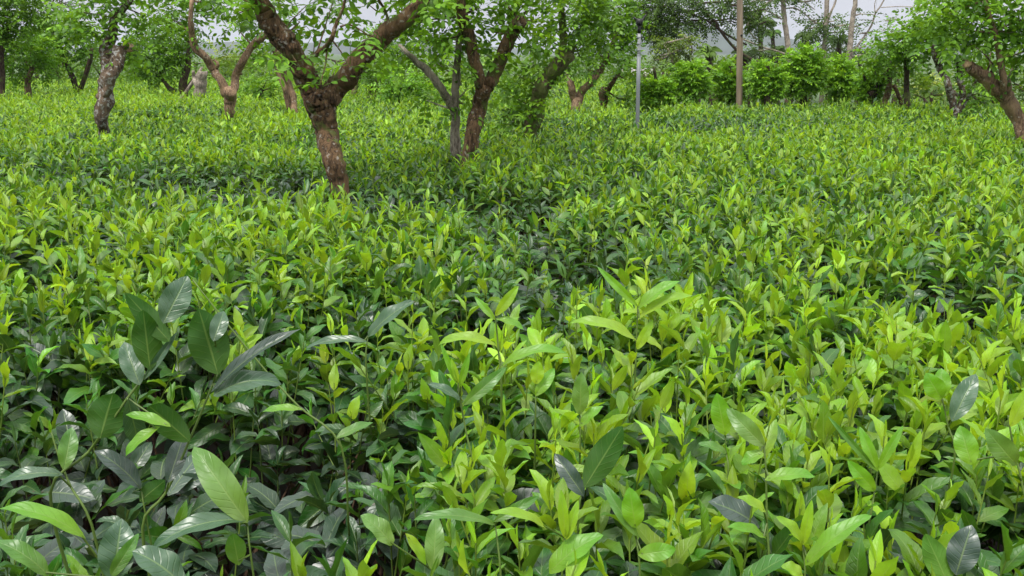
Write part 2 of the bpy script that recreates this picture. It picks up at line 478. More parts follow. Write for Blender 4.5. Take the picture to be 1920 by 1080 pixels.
# ------------------------------------------------------------------ the tea
# patches read from the photograph, laid out on the table of the field:
# (u, v, radius across m, radius deep m, amount); amount < 0 old dark leaves and gaps, > 0 fresh bright flush
PATCH = [(330, 760, .40, .30, -1.5), (120, 850, .30, .25, -1.3), (560, 800, .20, .22, -1.1), (470, 960, .25, .16, -1.0),
         (700, 900, .16, .16, -1.0), (690, 625, .28, .20, -1.1), (950, 590, .25, .22, -1.2), (1080, 510, .30, .22, -1.2),
         (640, 365, .9, .35, -1.5), (960, 370, .4, .35, -1.5), (1010, 440, .3, .3, -1.0), (860, 420, .3, .25, -.9), (230, 325, 1.2, .45, -1.6), (1760, 560, .35, .25, -1.0),
         (1900, 570, .4, .3, -1.3), (1560, 400, .6, .4, -.9), (1840, 330, .5, .4, -.7), (1400, 235, 1.0, .7, -.9), (1290, 300, .9, .5, -.7), (480, 215, 1.6, .6, -.7), (800, 215, 1.0, .8, -.7), (1650, 235, .9, .6, -.7),
         (1130, 330, .25, .35, -.5), (1080, 800, .12, .1, -.8), (1300, 960, .16, .12, -.7), (1700, 980, .2, .12, -.6),
         (900, 760, .15, .12, -.4), (80, 620, .3, .2, -.4), (1000, 250, .4, .5, -.8), (1220, 235, .5, .5, -.7),
         (220, 460, .9, .45, .9), (60, 500, .5, .4, .8), (450, 430, .8, .5, .6), (1400, 640, .7, .5, 1.0), (1100, 700, .28, .22, .9),
         (1750, 720, .5, .3, 1.0), (1150, 920, .3, .16, .9), (1500, 860, .35, .2, .7), (950, 900, .12, .1, .8), (1850, 900, .2, .2, .9),
         (1600, 290, 2.0, 1.2, .6), (1350, 400, .8, .5, .6), (1750, 420, .9, .5, .7), (300, 200, 4, 3, .7), (700, 240, 1.2, 1.0, .5),
         (800, 430, .5, .35, .3)]
_pc = [(on(u, v)[:2], rx, ry, a) for u, v, rx, ry, a in PATCH]
def flush(x, y):
    f = 0.25 + 0.32 * noise2(x, y, 2.2, 1) + 0.25 * noise2(x, y, 5.5, 5)
    for c, rx, ry, a in _pc:
        f = f + a * np.exp(-((x - c[0]) / rx) ** 2 - ((y - c[1]) / ry) ** 2)
    return np.clip(f, -1.3, 1.3)
GAPS = [(480, 745, .10, .10), (370, 700, .12, .12), (400, 890, .10, .07), (905, 625, .15, .14), (1090, 545, .17, .14), (970, 580, .12, .10), (1050, 470, .16, .12), (700, 610, .14, .10), (590, 690, .10, .08), (700, 360, .25, .12), (480, 345, .25, .10), (790, 800, .08, .06), (1650, 975, .06, .05), (1740, 590, .13, .10),
        (700, 1000, .07, .05), (130, 700, .08, .10), (240, 950, .07, .05), (1480, 700, .07, .07), (1890, 620, .1, .1), (620, 330, .0, .0), (300, 345, .30, .14), (1000, 390, .22, .16), (860, 470, .18, .10), (560, 640, .12, .08), (1330, 790, .05, .05)]
_gp = [(on(u, v)[:2], rx, ry) for u, v, rx, ry in GAPS if rx > 0]
def gap(x, y):
    f = 0 * x
    for c, rx, ry in _gp:
        f = np.maximum(f, np.exp(-((x - c[0]) / rx) ** 2 - ((y - c[1]) / ry) ** 2))
    # narrow picking lanes and random hollows between bushes
    h = noise2(x, y, 3.6, 8)
    return np.maximum(f, np.clip((h - 0.85) * 1.6, 0, .9))
def table(x, y):
    f = flush(x, y)
    return TOP - 0.065 + 0.03 * noise2(x, y, 1.3, 3) + 0.05 * np.clip(f, -1.3, 0.7) - 0.16 * gap(x, y)

def scatter(y0, y1, dens, marg=0.9):
    half = lambda y: 0.54 * y + marg
    H = half(y1)
    n = int(dens * (y1 - y0) * 2 * H)
    x = rs.uniform(-H, H, n); y = rs.uniform(y0, y1, n)
    k = np.abs(x) < half(y)
    return x[k], y[k]
def lerp(a, b, t):
    return a + (b - a) * t
def colr(base, var, k, age):
    c = np.asarray(base)[None] * np.exp(rs.normal(0, var, (k, 1))) * np.exp(rs.normal(0, var * 0.22, (k, 3)))
    return np.concatenate([c, np.full((k, 1), 1.0) * np.reshape(age, (-1, 1))], 1)

Y_OUNG = np.array([0.275, 0.465, 0.018]); M_ID = np.array([0.048, 0.158, 0.008]); O_LD = np.array([0.013, 0.042, 0.012])

tea = MB(); wood = MB()
def old_leaves(x, y, dmin, dmax, n, m, smin=.07, smax=.115, wave=0.0, q=0.75):
    kp = rs.uniform(0, 1, len(x)) > 0.8 * gap(x, y)
    x, y = x[kp], y[kp]
    k = len(x)
    z = table(x, y) - rs.uniform(dmin, dmax, k)
    az = rs.uniform(0, 2 * PI, k); el = rs.normal(0.18, 0.42, k)
    D = np.stack([np.cos(az) * np.cos(el), np.sin(az) * np.cos(el), np.sin(el)], 1)
    Nr = np.stack([-np.cos(az) * np.sin(el), -np.sin(az) * np.sin(el), np.cos(el)], 1)
    S = np.cross(D, Nr); ro = rs.normal(0, 0.45, k)[:, None]
    Nr = Nr * np.cos(ro) + S * np.sin(ro)
    L = rs.uniform(smin, smax, k); W = L * rs.uniform(.38, .52, k)
    mixf = np.clip(rs.beta(1.0, 2.6, k) + 0.25 * np.clip(flush(x, y), -0.4, 1), 0, 1)[:, None]
    c = colr(1, 0.22, k, 0)
    c[:, :3] *= O_LD * (1 - mixf) + M_ID * mixf
    gl = rs.uniform(0, 1, k) < .30 - .16 * np.clip(flush(x, y), -1.2, .8); c[gl, :3] = np.array([.036, .072, .042]) * rs.uniform(.6, 1.25, (gl.sum(), 1))  # share of old leaves greyed in their colour to imitate sky sheen
    yl = rs.uniform(0, 1, k) < .008; yl &= y > 4.5; c[yl, :3] = np.array([.24, .20, .025]) * rs.uniform(.6, 1.1, (yl.sum(), 1))
    c[:, 3] = 1 - 0.4 * mixf[:, 0]
    leaves(tea, np.stack([x, y, z], 1), D, Nr, L, W, rs.uniform(0.1, 0.95, k), rs.uniform(.08, .5, k), c, n, m, wave, q=q)

def shoots(x, y, K, n, m, stems=True, size=1.0, sides=4, mb=None, wave=0.0, smb=None, wm=1.0):
    mb = mb or tea; smb = smb or wood
    f = flush(x, y)
    keep = rs.uniform(0, 1, len(x)) < np.clip(0.70 + 0.50 * f, 0.12, 1) * (1 - .9 * gap(x, y))
    x, y, f = x[keep], y[keep], f[keep]
    k = len(x)
    fy = np.clip(0.56 + 0.04 * np.clip(y - 4, 0, 4) + 0.36 * f + rs.normal(0, 0.31, k), 0, 1)        # freshness of this shoot
    tall = rs.uniform(0, 1, k) ** 3
    H = (0.065 + 0.055 * fy + 0.10 * tall) * size
    z0 = table(x, y) - 0.05 + rs.normal(0, .022, k)
    laz = rs.uniform(0, 2 * PI, k); la = np.abs(rs.normal(0, 0.3, k))
    A = np.stack([np.cos(laz) * np.sin(la), np.sin(laz) * np.sin(la), np.cos(la)], 1)
    B = np.stack([x, y, z0], 1)
    X = norm(np.cross(A, np.array([[0.3, 1, 0.2]]))); Yv = np.cross(A, X)
    ph0 = rs.uniform(0, 2 * PI, k)
    ls = rs.uniform(0.8, 1.2, k) * size
    hue = np.exp(rs.normal(0, 0.17, (k, 1))) * np.exp(rs.normal(0, 0.06, (k, 3)) * np.array([1.1, .2, .8]))
    for j in range(K):
        t = j / (K - 1)                       # 0 lowest leaf .. 1 the bud
        az = ph0 + j * 2.4 + rs.normal(0, 0.25, k)
        R = np.cos(az)[:, None] * X + np.sin(az)[:, None] * Yv
        sp = lerp(1.3, 0.22, t ** 1.15) + rs.normal(0, 0.24, k)
        P = B + A * (H * (0.18 + 0.82 * t ** 0.9))[:, None]
        D = np.cos(sp)[:, None] * A + np.sin(sp)[:, None] * R
        Nr = np.sin(sp)[:, None] * A - np.cos(sp)[:, None] * R
        if j == K - 1:
            L = 0.034 * ls * rs.uniform(.7, 1.35, k); W = L * 0.26; fold = np.full(k, 1.0); bend = rs.uniform(0, .3, k)
        else:
            L = lerp(0.088, 0.056, t) * ls * rs.uniform(.8, 1.15, k)
            W = L * wm * rs.uniform(.32, .48, k); fold = rs.uniform(.15, .8, k) + 0.2 * t
            bend = rs.uniform(-.1, 1.5, k) * (1.15 - 0.5 * t)
        S = np.cross(D, Nr); ro = rs.normal(0, 0.3, k)[:, None]
        Nr = Nr * np.cos(ro) + S * np.sin(ro)
        mt = np.clip(fy * (0.42 + 0.75 * t) + rs.normal(0, 0.07, k), 0, 1)[:, None]
        c = np.where(mt < .5, lerp(O_LD * 1.6, M_ID, mt * 2), lerp(M_ID, Y_OUNG, (mt - .5) * 2)) * hue * np.exp(rs.normal(0, .1, (k, 1)))
        c = np.concatenate([c, 0.75 * (1 - mt)], 1)
        leaves(mb, P, D, Nr, L, W, bend, fold, c, n, m, wave, p=.86, q=.9)
    if stems:
        sc = np.concatenate([lerp(np.array([.06, .10, .02]), np.array([.15, .23, .03]), fy[:, None]), np.full((k, 1), .5)], 1)
        tubes(smb, B - A * 0.10, B + A * (H * 1.01)[:, None], np.full(k, .0019) * size, np.full(k, .0011) * size, sc, sides)

# nearest band: finest blades
x, y = scatter(0.75, 3.2, 430); old_leaves(x, y, 0.0, 0.10, 8, 4, .075, .125, .14)
x, y = scatter(0.75, 3.2, 440); old_leaves(x, y, 0.08, 0.30, 6, 2, .075, .12)
x, y = scatter(0.75, 2.1, 320); shoots(x, y, 7, 8, 4, wave=0.14, size=1.04, wm=1.0)
x, y = scatter(2.1, 3.2, 340); shoots(x, y, 7, 8, 4, wave=0.14, size=1.05, wm=1.06)
# middle band
x, y = scatter(3.2, 7.5, 360); old_leaves(x, y, 0.0, 0.09, 4, 2, .07, .11)
x, y = scatter(3.2, 7.5, 230); old_leaves(x, y, 0.08, 0.22, 3, 2, .07, .11)
x, y = scatter(3.2, 7.5, 310); shoots(x, y, 6, 4, 2, sides=3)
# far bands
def far_field(x, y):      # the field stops at the shade tree line on the right
    lim = np.where(x > 0.13 * y, 13.2, 26.0)
    return y < lim
for a, bb, d1, d2, n in ((7.5, 13.5, 420, 230, 3), (13.5, 26, 240, 150, 2)):
    x, y = scatter(a, bb, d1); k = far_field(x, y); old_leaves(x[k], y[k], 0.0, 0.12, n, 2, .075, .12, q=1.0 if n == 2 else .75)
    x, y = scatter(a, bb, d2); k = far_field(x, y); shoots(x[k], y[k], 5, n, 2, stems=False, size=1.0 if n == 3 else 1.15)
# woody framework of the bushes beneath the leaves
x, y = scatter(0.7, 7.5, 55)
k = len(x); z = table(x, y) - 0.1
A = np.stack([x + rs.normal(0, .14, k), y + rs.normal(0, .14, k), rs.uniform(0.15, .55, k)], 1)
Bp = np.stack([x, y, z], 1)
sg = rs.normal(0, .03, (k, 3))
br = MB()
tubes(br, A, Bp, rs.uniform(.004, .009, k), np.full(k, .0022), colr((.1, .05, .035), .3, k, 1), 5, sg)
x, y = scatter(0.7, 14, 4)
k = len(x)
tubes(br, np.stack([x, y, np.full(k, -.03)], 1), np.stack([x + rs.normal(0, .08, k), y + rs.normal(0, .08, k), rs.uniform(.4, .6, k)], 1),
      rs.uniform(.018, .03, k), np.full(k, .01), colr((.1, .06, .04), .3, k, 1), 6, rs.normal(0, .03, (k, 3)))

tea_o = tag(tea.build('tea_leaves', M_TEA), 'dense waist high table of green tea leaves covering the field', 'tea bushes', kind='stuff')
wood_o = tag(wood.build('tea_shoot_stems', M_STEM), 'thin green stems of the fresh tea shoots over the whole field', 'tea stems', kind='stuff')
br_o = tag(br.build('tea_bush_branches', M_TWIG), 'brown woody branches inside the tea bushes under the leaves', 'tea branches', kind='stuff')
# ------------------------------------------------------------------ trees
def dist_at(v):
    return on(960, v)[1]

def path(pts, Y, dy=0.0, seed=0):
    """traced picture points (u, v, width) -> world centres and radii at distance Y, wandering in depth by dy"""
    r_ = np.random.RandomState(abs(int(seed)))
    out, rad = [], []
    dd = np.cumsum(r_.normal(0, 1, len(pts))) * dy * 0.25
    for i, (u, v, w) in enumerate(pts):
        yy = Y + dd[i] - dd[0]
        out.append(atY(u, v, yy)); rad.append(px(w, yy) / 2)
    return np.array(out), np.array(rad)

def to_ground(P, R):
    """carry a trunk from its lowest visible point down through the bushes to the soil"""
    d = P[0] - P[1]; d = d / max(abs(d[2]), 1e-6)
    base = P[0].copy(); f = base[2] + 0.06
    base = base + np.array([np.clip(d[0], -.35, .35) * f * 0.6, 0, -f])
    mid = (base + P[0]) / 2
    return np.vstack([base, mid, P]), np.concatenate([[R[0] * 1.35, R[0] * 1.1], R])

LEAF_G = np.array([0.13, 0.295, 0.017])
def sprays(mb, tw, C, R, count, K=9, Lf=.05, rl=.24, n=3, m=2, tone=1.0, hue=(1, 1, 1), droop=.25, bright=.3, twig=True, up=0.15, fill=1.0):
    """pinnate leaves filling an ellipsoid about C with radii R"""
    k = count
    if k < 1: return
    d = norm(rs.normal(0, 1, (k, 3)))
    rr = rs.uniform(0, 1, (k, 1)) ** (0.42 * fill)
    lump = 1 + 0.22 * np.sin(d[:, 0:1] * 5 + C[0] * 9) * np.cos(d[:, 2:3] * 4 + C[1] * 5)
    P = C + d * rr * lump * R * .76
    az = np.arctan2(d[:, 1], d[:, 0]) + rs.normal(0, 0.9, k)
    el = np.arcsin(np.clip(d[:, 2], -1, 1)) * 0.5 + up + rs.normal(0, .4, k)
    D = np.stack([np.cos(az) * np.cos(el), np.sin(az) * np.cos(el), np.sin(el)], 1)
    Nn = norm(np.array([0, 0, 1.0]) - D * D[:, 2:3])
    S = np.cross(D, Nn)
    ro = rs.normal(0, .5, k)[:, None]; Nn2 = Nn * np.cos(ro) + S * np.sin(ro); S = np.cross(D, Nn2); Nn = Nn2
    ln = rs.uniform(.7, 1.25, k) * rl
    base = np.asarray(LEAF_G) * np.asarray(hue) * tone
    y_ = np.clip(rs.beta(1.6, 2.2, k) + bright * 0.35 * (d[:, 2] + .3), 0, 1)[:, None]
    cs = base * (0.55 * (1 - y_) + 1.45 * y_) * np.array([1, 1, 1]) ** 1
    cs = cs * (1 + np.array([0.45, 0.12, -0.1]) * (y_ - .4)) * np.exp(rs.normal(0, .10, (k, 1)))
    half = K // 2
    for j in range(K):
        if j == K - 1: t, side, sp = 1.0, 0, 0.0
        else: t, side, sp = (j // 2 + 1) / (half + 0.5), (1 if j % 2 else -1), 1.05
        pos = P + D * (ln * t)[:, None] - Nn * (droop * ln * t * t)[:, None]
        s_p = sp + rs.normal(0, .15, k)
        dd = np.cos(s_p)[:, None] * D + (side * np.sin(s_p))[:, None] * S - Nn * (0.15 + droop * t + rs.normal(0, .2, k))[:, None]
        nn = Nn + rs.normal(0, .3, (k, 3)) - 0.0 * D
        L = Lf * rs.uniform(.75, 1.2, k) * (0.8 + 0.4 * math.sin(PI * min(t, .9)))
        c = np.concatenate([cs * np.exp(rs.normal(0, .12, (k, 1))), np.full((k, 1), .4)], 1)
        leaves(mb, pos, dd, nn, L, L * rs.uniform(.48, .62, k), rs.uniform(0, .7, k), rs.uniform(.05, .5, k), c, n, m, q=1.0 if n == 2 else .75, p=1.0)
    if twig and tw is not None:
        tubes(tw, P, P + D * (ln * .55)[:, None] - Nn * (droop * ln * .3)[:, None], np.full(k, .0022), np.full(k, .0014), np.concatenate([cs * .8, np.full((k, 1), .5)], 1), 3)

CROWN_K = 1.3
def tree(label, Y, limbs, clumps, bark, cuts=(), dens=1.0, Lf=.05, rl=.24, n=3, tone=1.0, hue=(1, 1, 1), dy=.25, group='pollarded shade trees standing in the tea',
         name='shade_tree', cat='tree', sides=14, sub=5, rough=.10, seed=1, deep=1.0, high=(), lumps=(), leafmat=None, fill=1.0):
    """limbs: traced polylines, the first is the trunk; clumps: (u, v, ru, rv[, dY]) of foliage; high: metres (dx, dy, z, r) above the frame"""
    P0, R0 = path(limbs[0], Y, dy, seed)
    P0, R0 = to_ground(P0, R0)
    root = empty(name, P0[0]); o_ = P0[0].copy()
    tag(root, label, cat, group)
    tk = MB(); tw = MB(); cr_ = MB(); nodes = [P0[2:]]
    limb(tk, P0, R0, sides, rough, seed, sub)
    for i, l in enumerate(limbs[1:]):
        P, R = path(l, Y, dy, seed + 3 + i)
        # a limb starts at the wood it grows from
        allw = np.vstack(nodes); 
        j = np.argmin(np.linalg.norm(allw[:, [0, 2]] - P[0][[0, 2]], axis=1))
        P[:, 1] += allw[j][1] - P[0][1]
        limb(tk, P, R, sides, rough, seed + 11 + i, sub)
        nodes.append(P)
    for (u, v, r) in lumps:
        c = atY(u, v, Y); rr = px(r, Y)
        limb(tk, [c + np.array([-.2, 0, -.9]) * rr, c, c + np.array([.2, 0, .9]) * rr], [rr * .75, rr, rr * .6], 12, .22, int(u), 4)
    W = np.vstack(nodes)
    for cl in clumps:
        u, v, ru, rv = cl[:4]; dY = cl[4] if len(cl) > 4 else 0
        C = atY(u, v, Y + dY)
        R = np.array([px(ru, Y), max(px((ru + rv) / 2, Y), .12) * deep, px(rv, Y)])
        vol = R[0] * R[1] * R[2] * 4.19
        cnt = int(dens * CROWN_K * (5 + 560 * vol ** .8 * (0.05 / Lf) ** 1.5 * (.24 / rl)))
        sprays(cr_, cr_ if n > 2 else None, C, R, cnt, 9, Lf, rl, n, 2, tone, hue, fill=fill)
        near = W[np.argsort(np.linalg.norm(W - C, axis=1))[:1]]
        q_ = np.vstack([near + rs.normal(0, .01, 3), (near + C) / 2 + rs.normal(0, .05, (1, 3)) * np.linalg.norm(near - C), C[None]])
        limb(tk, q_, [max(.004, px(1.8, Y)), max(.003, px(1.2, Y)), .003], 6, .08, int(u) + 7, 3, cap=False)
    for dx, dyy, z, r in high:
        C = np.array([o_[0] + dx, Y + dyy, z]); vol = 4.19 * r ** 3
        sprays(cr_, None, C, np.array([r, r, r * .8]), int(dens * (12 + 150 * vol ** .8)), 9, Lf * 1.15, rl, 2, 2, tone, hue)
        near = W[np.argsort(np.linalg.norm(W - C, axis=1))[:1]]
        limb(tk, np.vstack([near, (near + C) / 2, C[None]]), [.02, .014, .006], 6, .08, 3, 3, cap=False)
    tk.build('trunk', bark, root, origin=o_)
    if tw.n: tw.build('branches', M_TWIG, root, origin=o_)
    if cr_.n: cr_.build('crown', leafmat or M_TREE, root, origin=o_)
    for (u, v, w, dr) in cuts:
        # sawn face, set a little proud of the stub
        C = atY(u, v, Y); dr = np.array(dr, float); dr /= np.linalg.norm(dr)
        cm = MB(); limb(cm, [C - dr * .012, C + dr * .006], [px(w, Y) / 2, px(w, Y) / 2 * .93], 14, .04, int(u), 1)
        cm.build('sawn_end', M_CUT, root, origin=o_)
    return root

# the forked tree in the middle
tree('thick reddish brown forked tree with a flat topped stub, nearest in the tea', dist_at(342),
     [[(635, 352, 37), (625, 300, 38), (614, 250, 43), (603, 210, 50), (595, 182, 62)],
      [(592, 196, 54), (574, 165, 44), (557, 124, 43)],
      [(580, 180, 34), (560, 140, 36), (538, 95, 38), (519, 72, 40), (497, 44, 40), (478, 10, 36), (466, -40, 32), (455, -120, 24), (440, -260, 14)],
      [(606, 190, 44), (628, 160, 42), (652, 134, 38), (679, 98, 36), (712, 68, 34), (745, 41, 32), (776, 18, 30), (806, -12, 26), (850, -70, 20), (905, -170, 12)],
      [(578, 112, 9), (592, 98, 11), (604, 91, 10), (617, 72, 9), (626, 45, 7), (640, 10, 5), (650, -40, 4)],
      [(714, 68, 8), (722, 45, 6), (718, 20, 5), (700, -10, 4)]],
     [(445, 25, 22, 26, .15), (425, -20, 50, 30), (525, 8, 30, 18, .3), (560, 40, 24, 18, .5), (575, 10, 40, 18, .4), (625, 2, 40, 16, .3), (648, 45, 16, 10, .4), (690, 8, 30, 14, .4), (712, 40, 18, 8, .3), (590, 70, 14, 10, .5),
      (770, -25, 50, 22), (800, 8, 26, 10, -.1), (690, 66, 14, 8, -.15), (556, 116, 16, 5, -.1), (600, 160, 16, 6, -.1), (655, 126, 12, 8, -.15), (500, -60, 80, 34), (650, -60, 90, 34), (800, -60, 70, 34), (500, 8, 16, 12, -.15), (525, 55, 12, 10, .3)],
     M_BARK, dens=.55, Lf=.05, rl=.2, seed=5, sides=20, sub=7, rough=.065,
     high=[(-.4, 0, 2.9, .5), (.4, .3, 3.1, .6), (.9, -.1, 2.8, .45)], lumps=[(537, 72, 15), (548, 88, 11)])
tree('leaning reddish tree forking in a V, its right limb sawn off', dist_at(297),
     [[(880, 306, 30), (887, 247, 27), (899, 200, 29), (908, 160, 30)],
      [(904, 165, 24), (890, 117, 22), (880, 67, 22), (868, 30, 20), (858, -40, 16), (850, -120, 10)],
      [(914, 160, 26), (927, 143, 24), (944, 98, 24), (961, 62, 24), (976, 38, 22)]],
     [(830, 30, 60, 35), (790, 75, 45, 35), (900, 15, 60, 30), (925, 60, 30, 26), (850, 80, 35, 22), (975, 75, 35, 22), (1000, 40, 40, 30), (880, 120, 18, 12), (820, -20, 90, 30), (930, -25, 70, 30), (1010, -10, 50, 30), (902, 105, 14, 18), (765, 40, 30, 22)],
     M_BARK, cuts=[(978, 35, 19, (.5, -.5, .6))], dens=.85, seed=21, high=[(-.5, 0, 2.9, .5), (.5, .2, 2.9, .55)], hue=(1.1, 1.05, 1), tone=1.1)
tree('slim grey barked trunk with pale left limb, close beside the leaning reddish tree', dist_at(292),
     [[(866, 306, 20), (855, 280, 19), (853, 233, 18), (853, 187, 16), (856, 143, 14), (858, 110, 13), (862, 60, 10)],
      [(850, 205, 12), (840, 184, 15), (823, 157, 15), (803, 132, 14), (784, 117, 12), (765, 98, 8), (750, 84, 5)]],
     [(750, 92, 34, 26), (800, 90, 30, 18, .3), (878, 165, 14, 20), (872, 195, 16, 14), (840, 120, 18, 18, .3), (800, 188, 24, 7, .2), (870, 100, 24, 26, .2)],
     M_WHITE, dens=.7, seed=31, group=None, tone=.95)
tree('dark ivy clad tree leaning right to a splintered stub', dist_at(255),
     [[(998, 268, 26), (996, 240, 26), (1005, 200, 24), (1013, 167, 28), (1027, 143, 30), (1048, 122, 30), (1068, 100, 28)],
      [(1054, 118, 18), (1056, 90, 16), (1054, 50, 13), (1050, 0, 10)],
      [(1066, 104, 9), (1073, 92, 8), (1070, 76, 3)], [(1070, 104, 8), (1076, 90, 6), (1076, 84, 3)],
      [(1002, 240, 14), (1015, 220, 10), (1018, 198, 6)]],
     [(985, 225, 26, 30), (985, 175, 24, 24, .15), (985, 200, 18, 20), (940, 215, 45, 28), (960, 180, 34, 26), (1000, 125, 34, 30), (970, 140, 24, 24), (1060, 30, 60, 36), (1100, 60, 44, 34), (1020, 70, 40, 30), (1090, 110, 30, 22), (1110, 20, 50, 30), (1060, -30, 80, 30)],
     M_MOSS, dens=.8, seed=41, tone=.82)
tree('low V shaped tree with a pock marked pinkish trunk, right of the ivy clad tree', dist_at(210),
     [[(1081, 222, 18), (1080, 200, 19), (1082, 185, 22)],
      [(1078, 190, 15), (1074, 170, 14), (1070, 153, 13)],
      [(1086, 190, 15), (1092, 172, 14), (1108, 155, 14), (1123, 136, 13), (1138, 112, 13), (1148, 90, 10), (1155, 60, 8)]],
     [(1060, 135, 30, 18), (1100, 130, 24, 14), (1140, 70, 46, 36), (1165, 100, 26, 24), (1130, 30, 60, 34), (1175, 40, 24, 30), (1120, 100, 24, 20), (1150, -10, 60, 30)],
     M_PALE, dens=.9, seed=51, n=3, Lf=.055)
tree('short red brown stump with dark side limb, nearest tree left of the grey pipe', dist_at(205),
     [[(1133, 215, 15), (1132, 195, 14), (1131, 178, 16), (1133, 166, 13)],
      [(1140, 172, 9), (1148, 158, 9), (1160, 140, 7), (1170, 115, 5)]],
     [(1165, 125, 24, 18), (1175, 150, 20, 16), (1150, 190, 18, 10), (1175, 185, 18, 14)], M_BARK, dens=.8, seed=61, Lf=.055)
# left part of the field
tree('stout gnarled tree with white lichen on its lower trunk, at the left of the field', dist_at(249),
     [[(191, 256, 22), (191, 225, 22), (194, 195, 27), (197, 165, 25), (200, 140, 24), (200, 115, 20), (204, 85, 22), (211, 55, 17), (217, 32, 13), (232, 14, 11), (248, -4, 9), (262, -40, 8)],
      [(196, 185, 16), (210, 165, 16), (219, 140, 22), (227, 115, 26), (236, 94, 22)],
      [(226, 95, 8), (238, 84, 7), (246, 90, 4)]],
     [(160, 40, 34, 26), (195, 8, 44, 20), (235, 15, 34, 22), (270, 30, 30, 26), (240, 78, 30, 18), (258, 95, 24, 24), (175, 60, 26, 24), (140, 20, 28, 20), (215, -30, 70, 28)],
     M_GREY, cuts=[(241, 88, 20, (.5, -.3, .8))], dens=.75, seed=71, rough=.16, sides=18, Lf=.055)
tree('orange tan tree dividing low into a wide Y with a knot hole', dist_at(226),
     [[(432, 236, 19), (431, 210, 18), (431, 188, 21), (432, 172, 24)],
      [(428, 178, 17), (418, 150, 15), (404, 130, 15), (389, 108, 14), (370, 88, 13), (364, 66, 11), (362, 40, 9), (364, 0, 7)],
      [(436, 178, 16), (443, 160, 15), (447, 138, 15), (461, 112, 13), (476, 86, 13), (495, 70, 13), (512, 58, 9)],
      [(408, 130, 6), (412, 120, 6), (404, 112, 4)], [(444, 140, 9), (440, 132, 8)]],
     [(350, 30, 44, 28), (375, 10, 34, 18), (310, 30, 36, 30), (375, 65, 12, 24), (400, 8, 24, 10), (440, 40, 22, 22), (350, -20, 70, 22)],
     M_PALE, dens=.75, seed=81, Lf=.055)
tree('pale grey dead stump with a thin pole leaning on it', dist_at(188),
     [[(371, 198, 22), (374, 175, 21), (377, 155, 20), (381, 134, 17)], [(372, 160, 8), (368, 145, 7), (366, 133, 5)], [(384, 150, 7), (390, 140, 6), (391, 134, 4)]],
     [], M_WHITE, seed=91, name='tree_stump', group=None)
lp = MB(); pa = atY(349, 172, dist_at(187)); pb_ = atY(379, 126, dist_at(187))
limb(lp, [pa + (pa - pb_) * .9, pa, pb_], [.028, .026, .02], 8, .06, 5, 4)
tag(lp.build('leaning_pole', M_WHITE), 'thin pale pole leaning against the grey dead stump', 'pole')
tree('twin stemmed slender brown tree partly behind the left limb of the thickest tree', dist_at(212),
     [[(552, 225, 13), (551, 200, 13), (546, 172, 13), (534, 142, 14), (524, 112, 14), (512, 80, 13), (502, 52, 10), (496, 10, 8)],
      [(540, 205, 8), (535, 180, 9), (529, 158, 9), (519, 132, 9)]],
     [(500, 20, 34, 24), (478, 90, 18, 18), (505, 118, 18, 16), (540, 95, 24, 20), (480, 50, 20, 24)], M_PALE, dens=.9, seed=101, Lf=.055)
Yb = 17.0
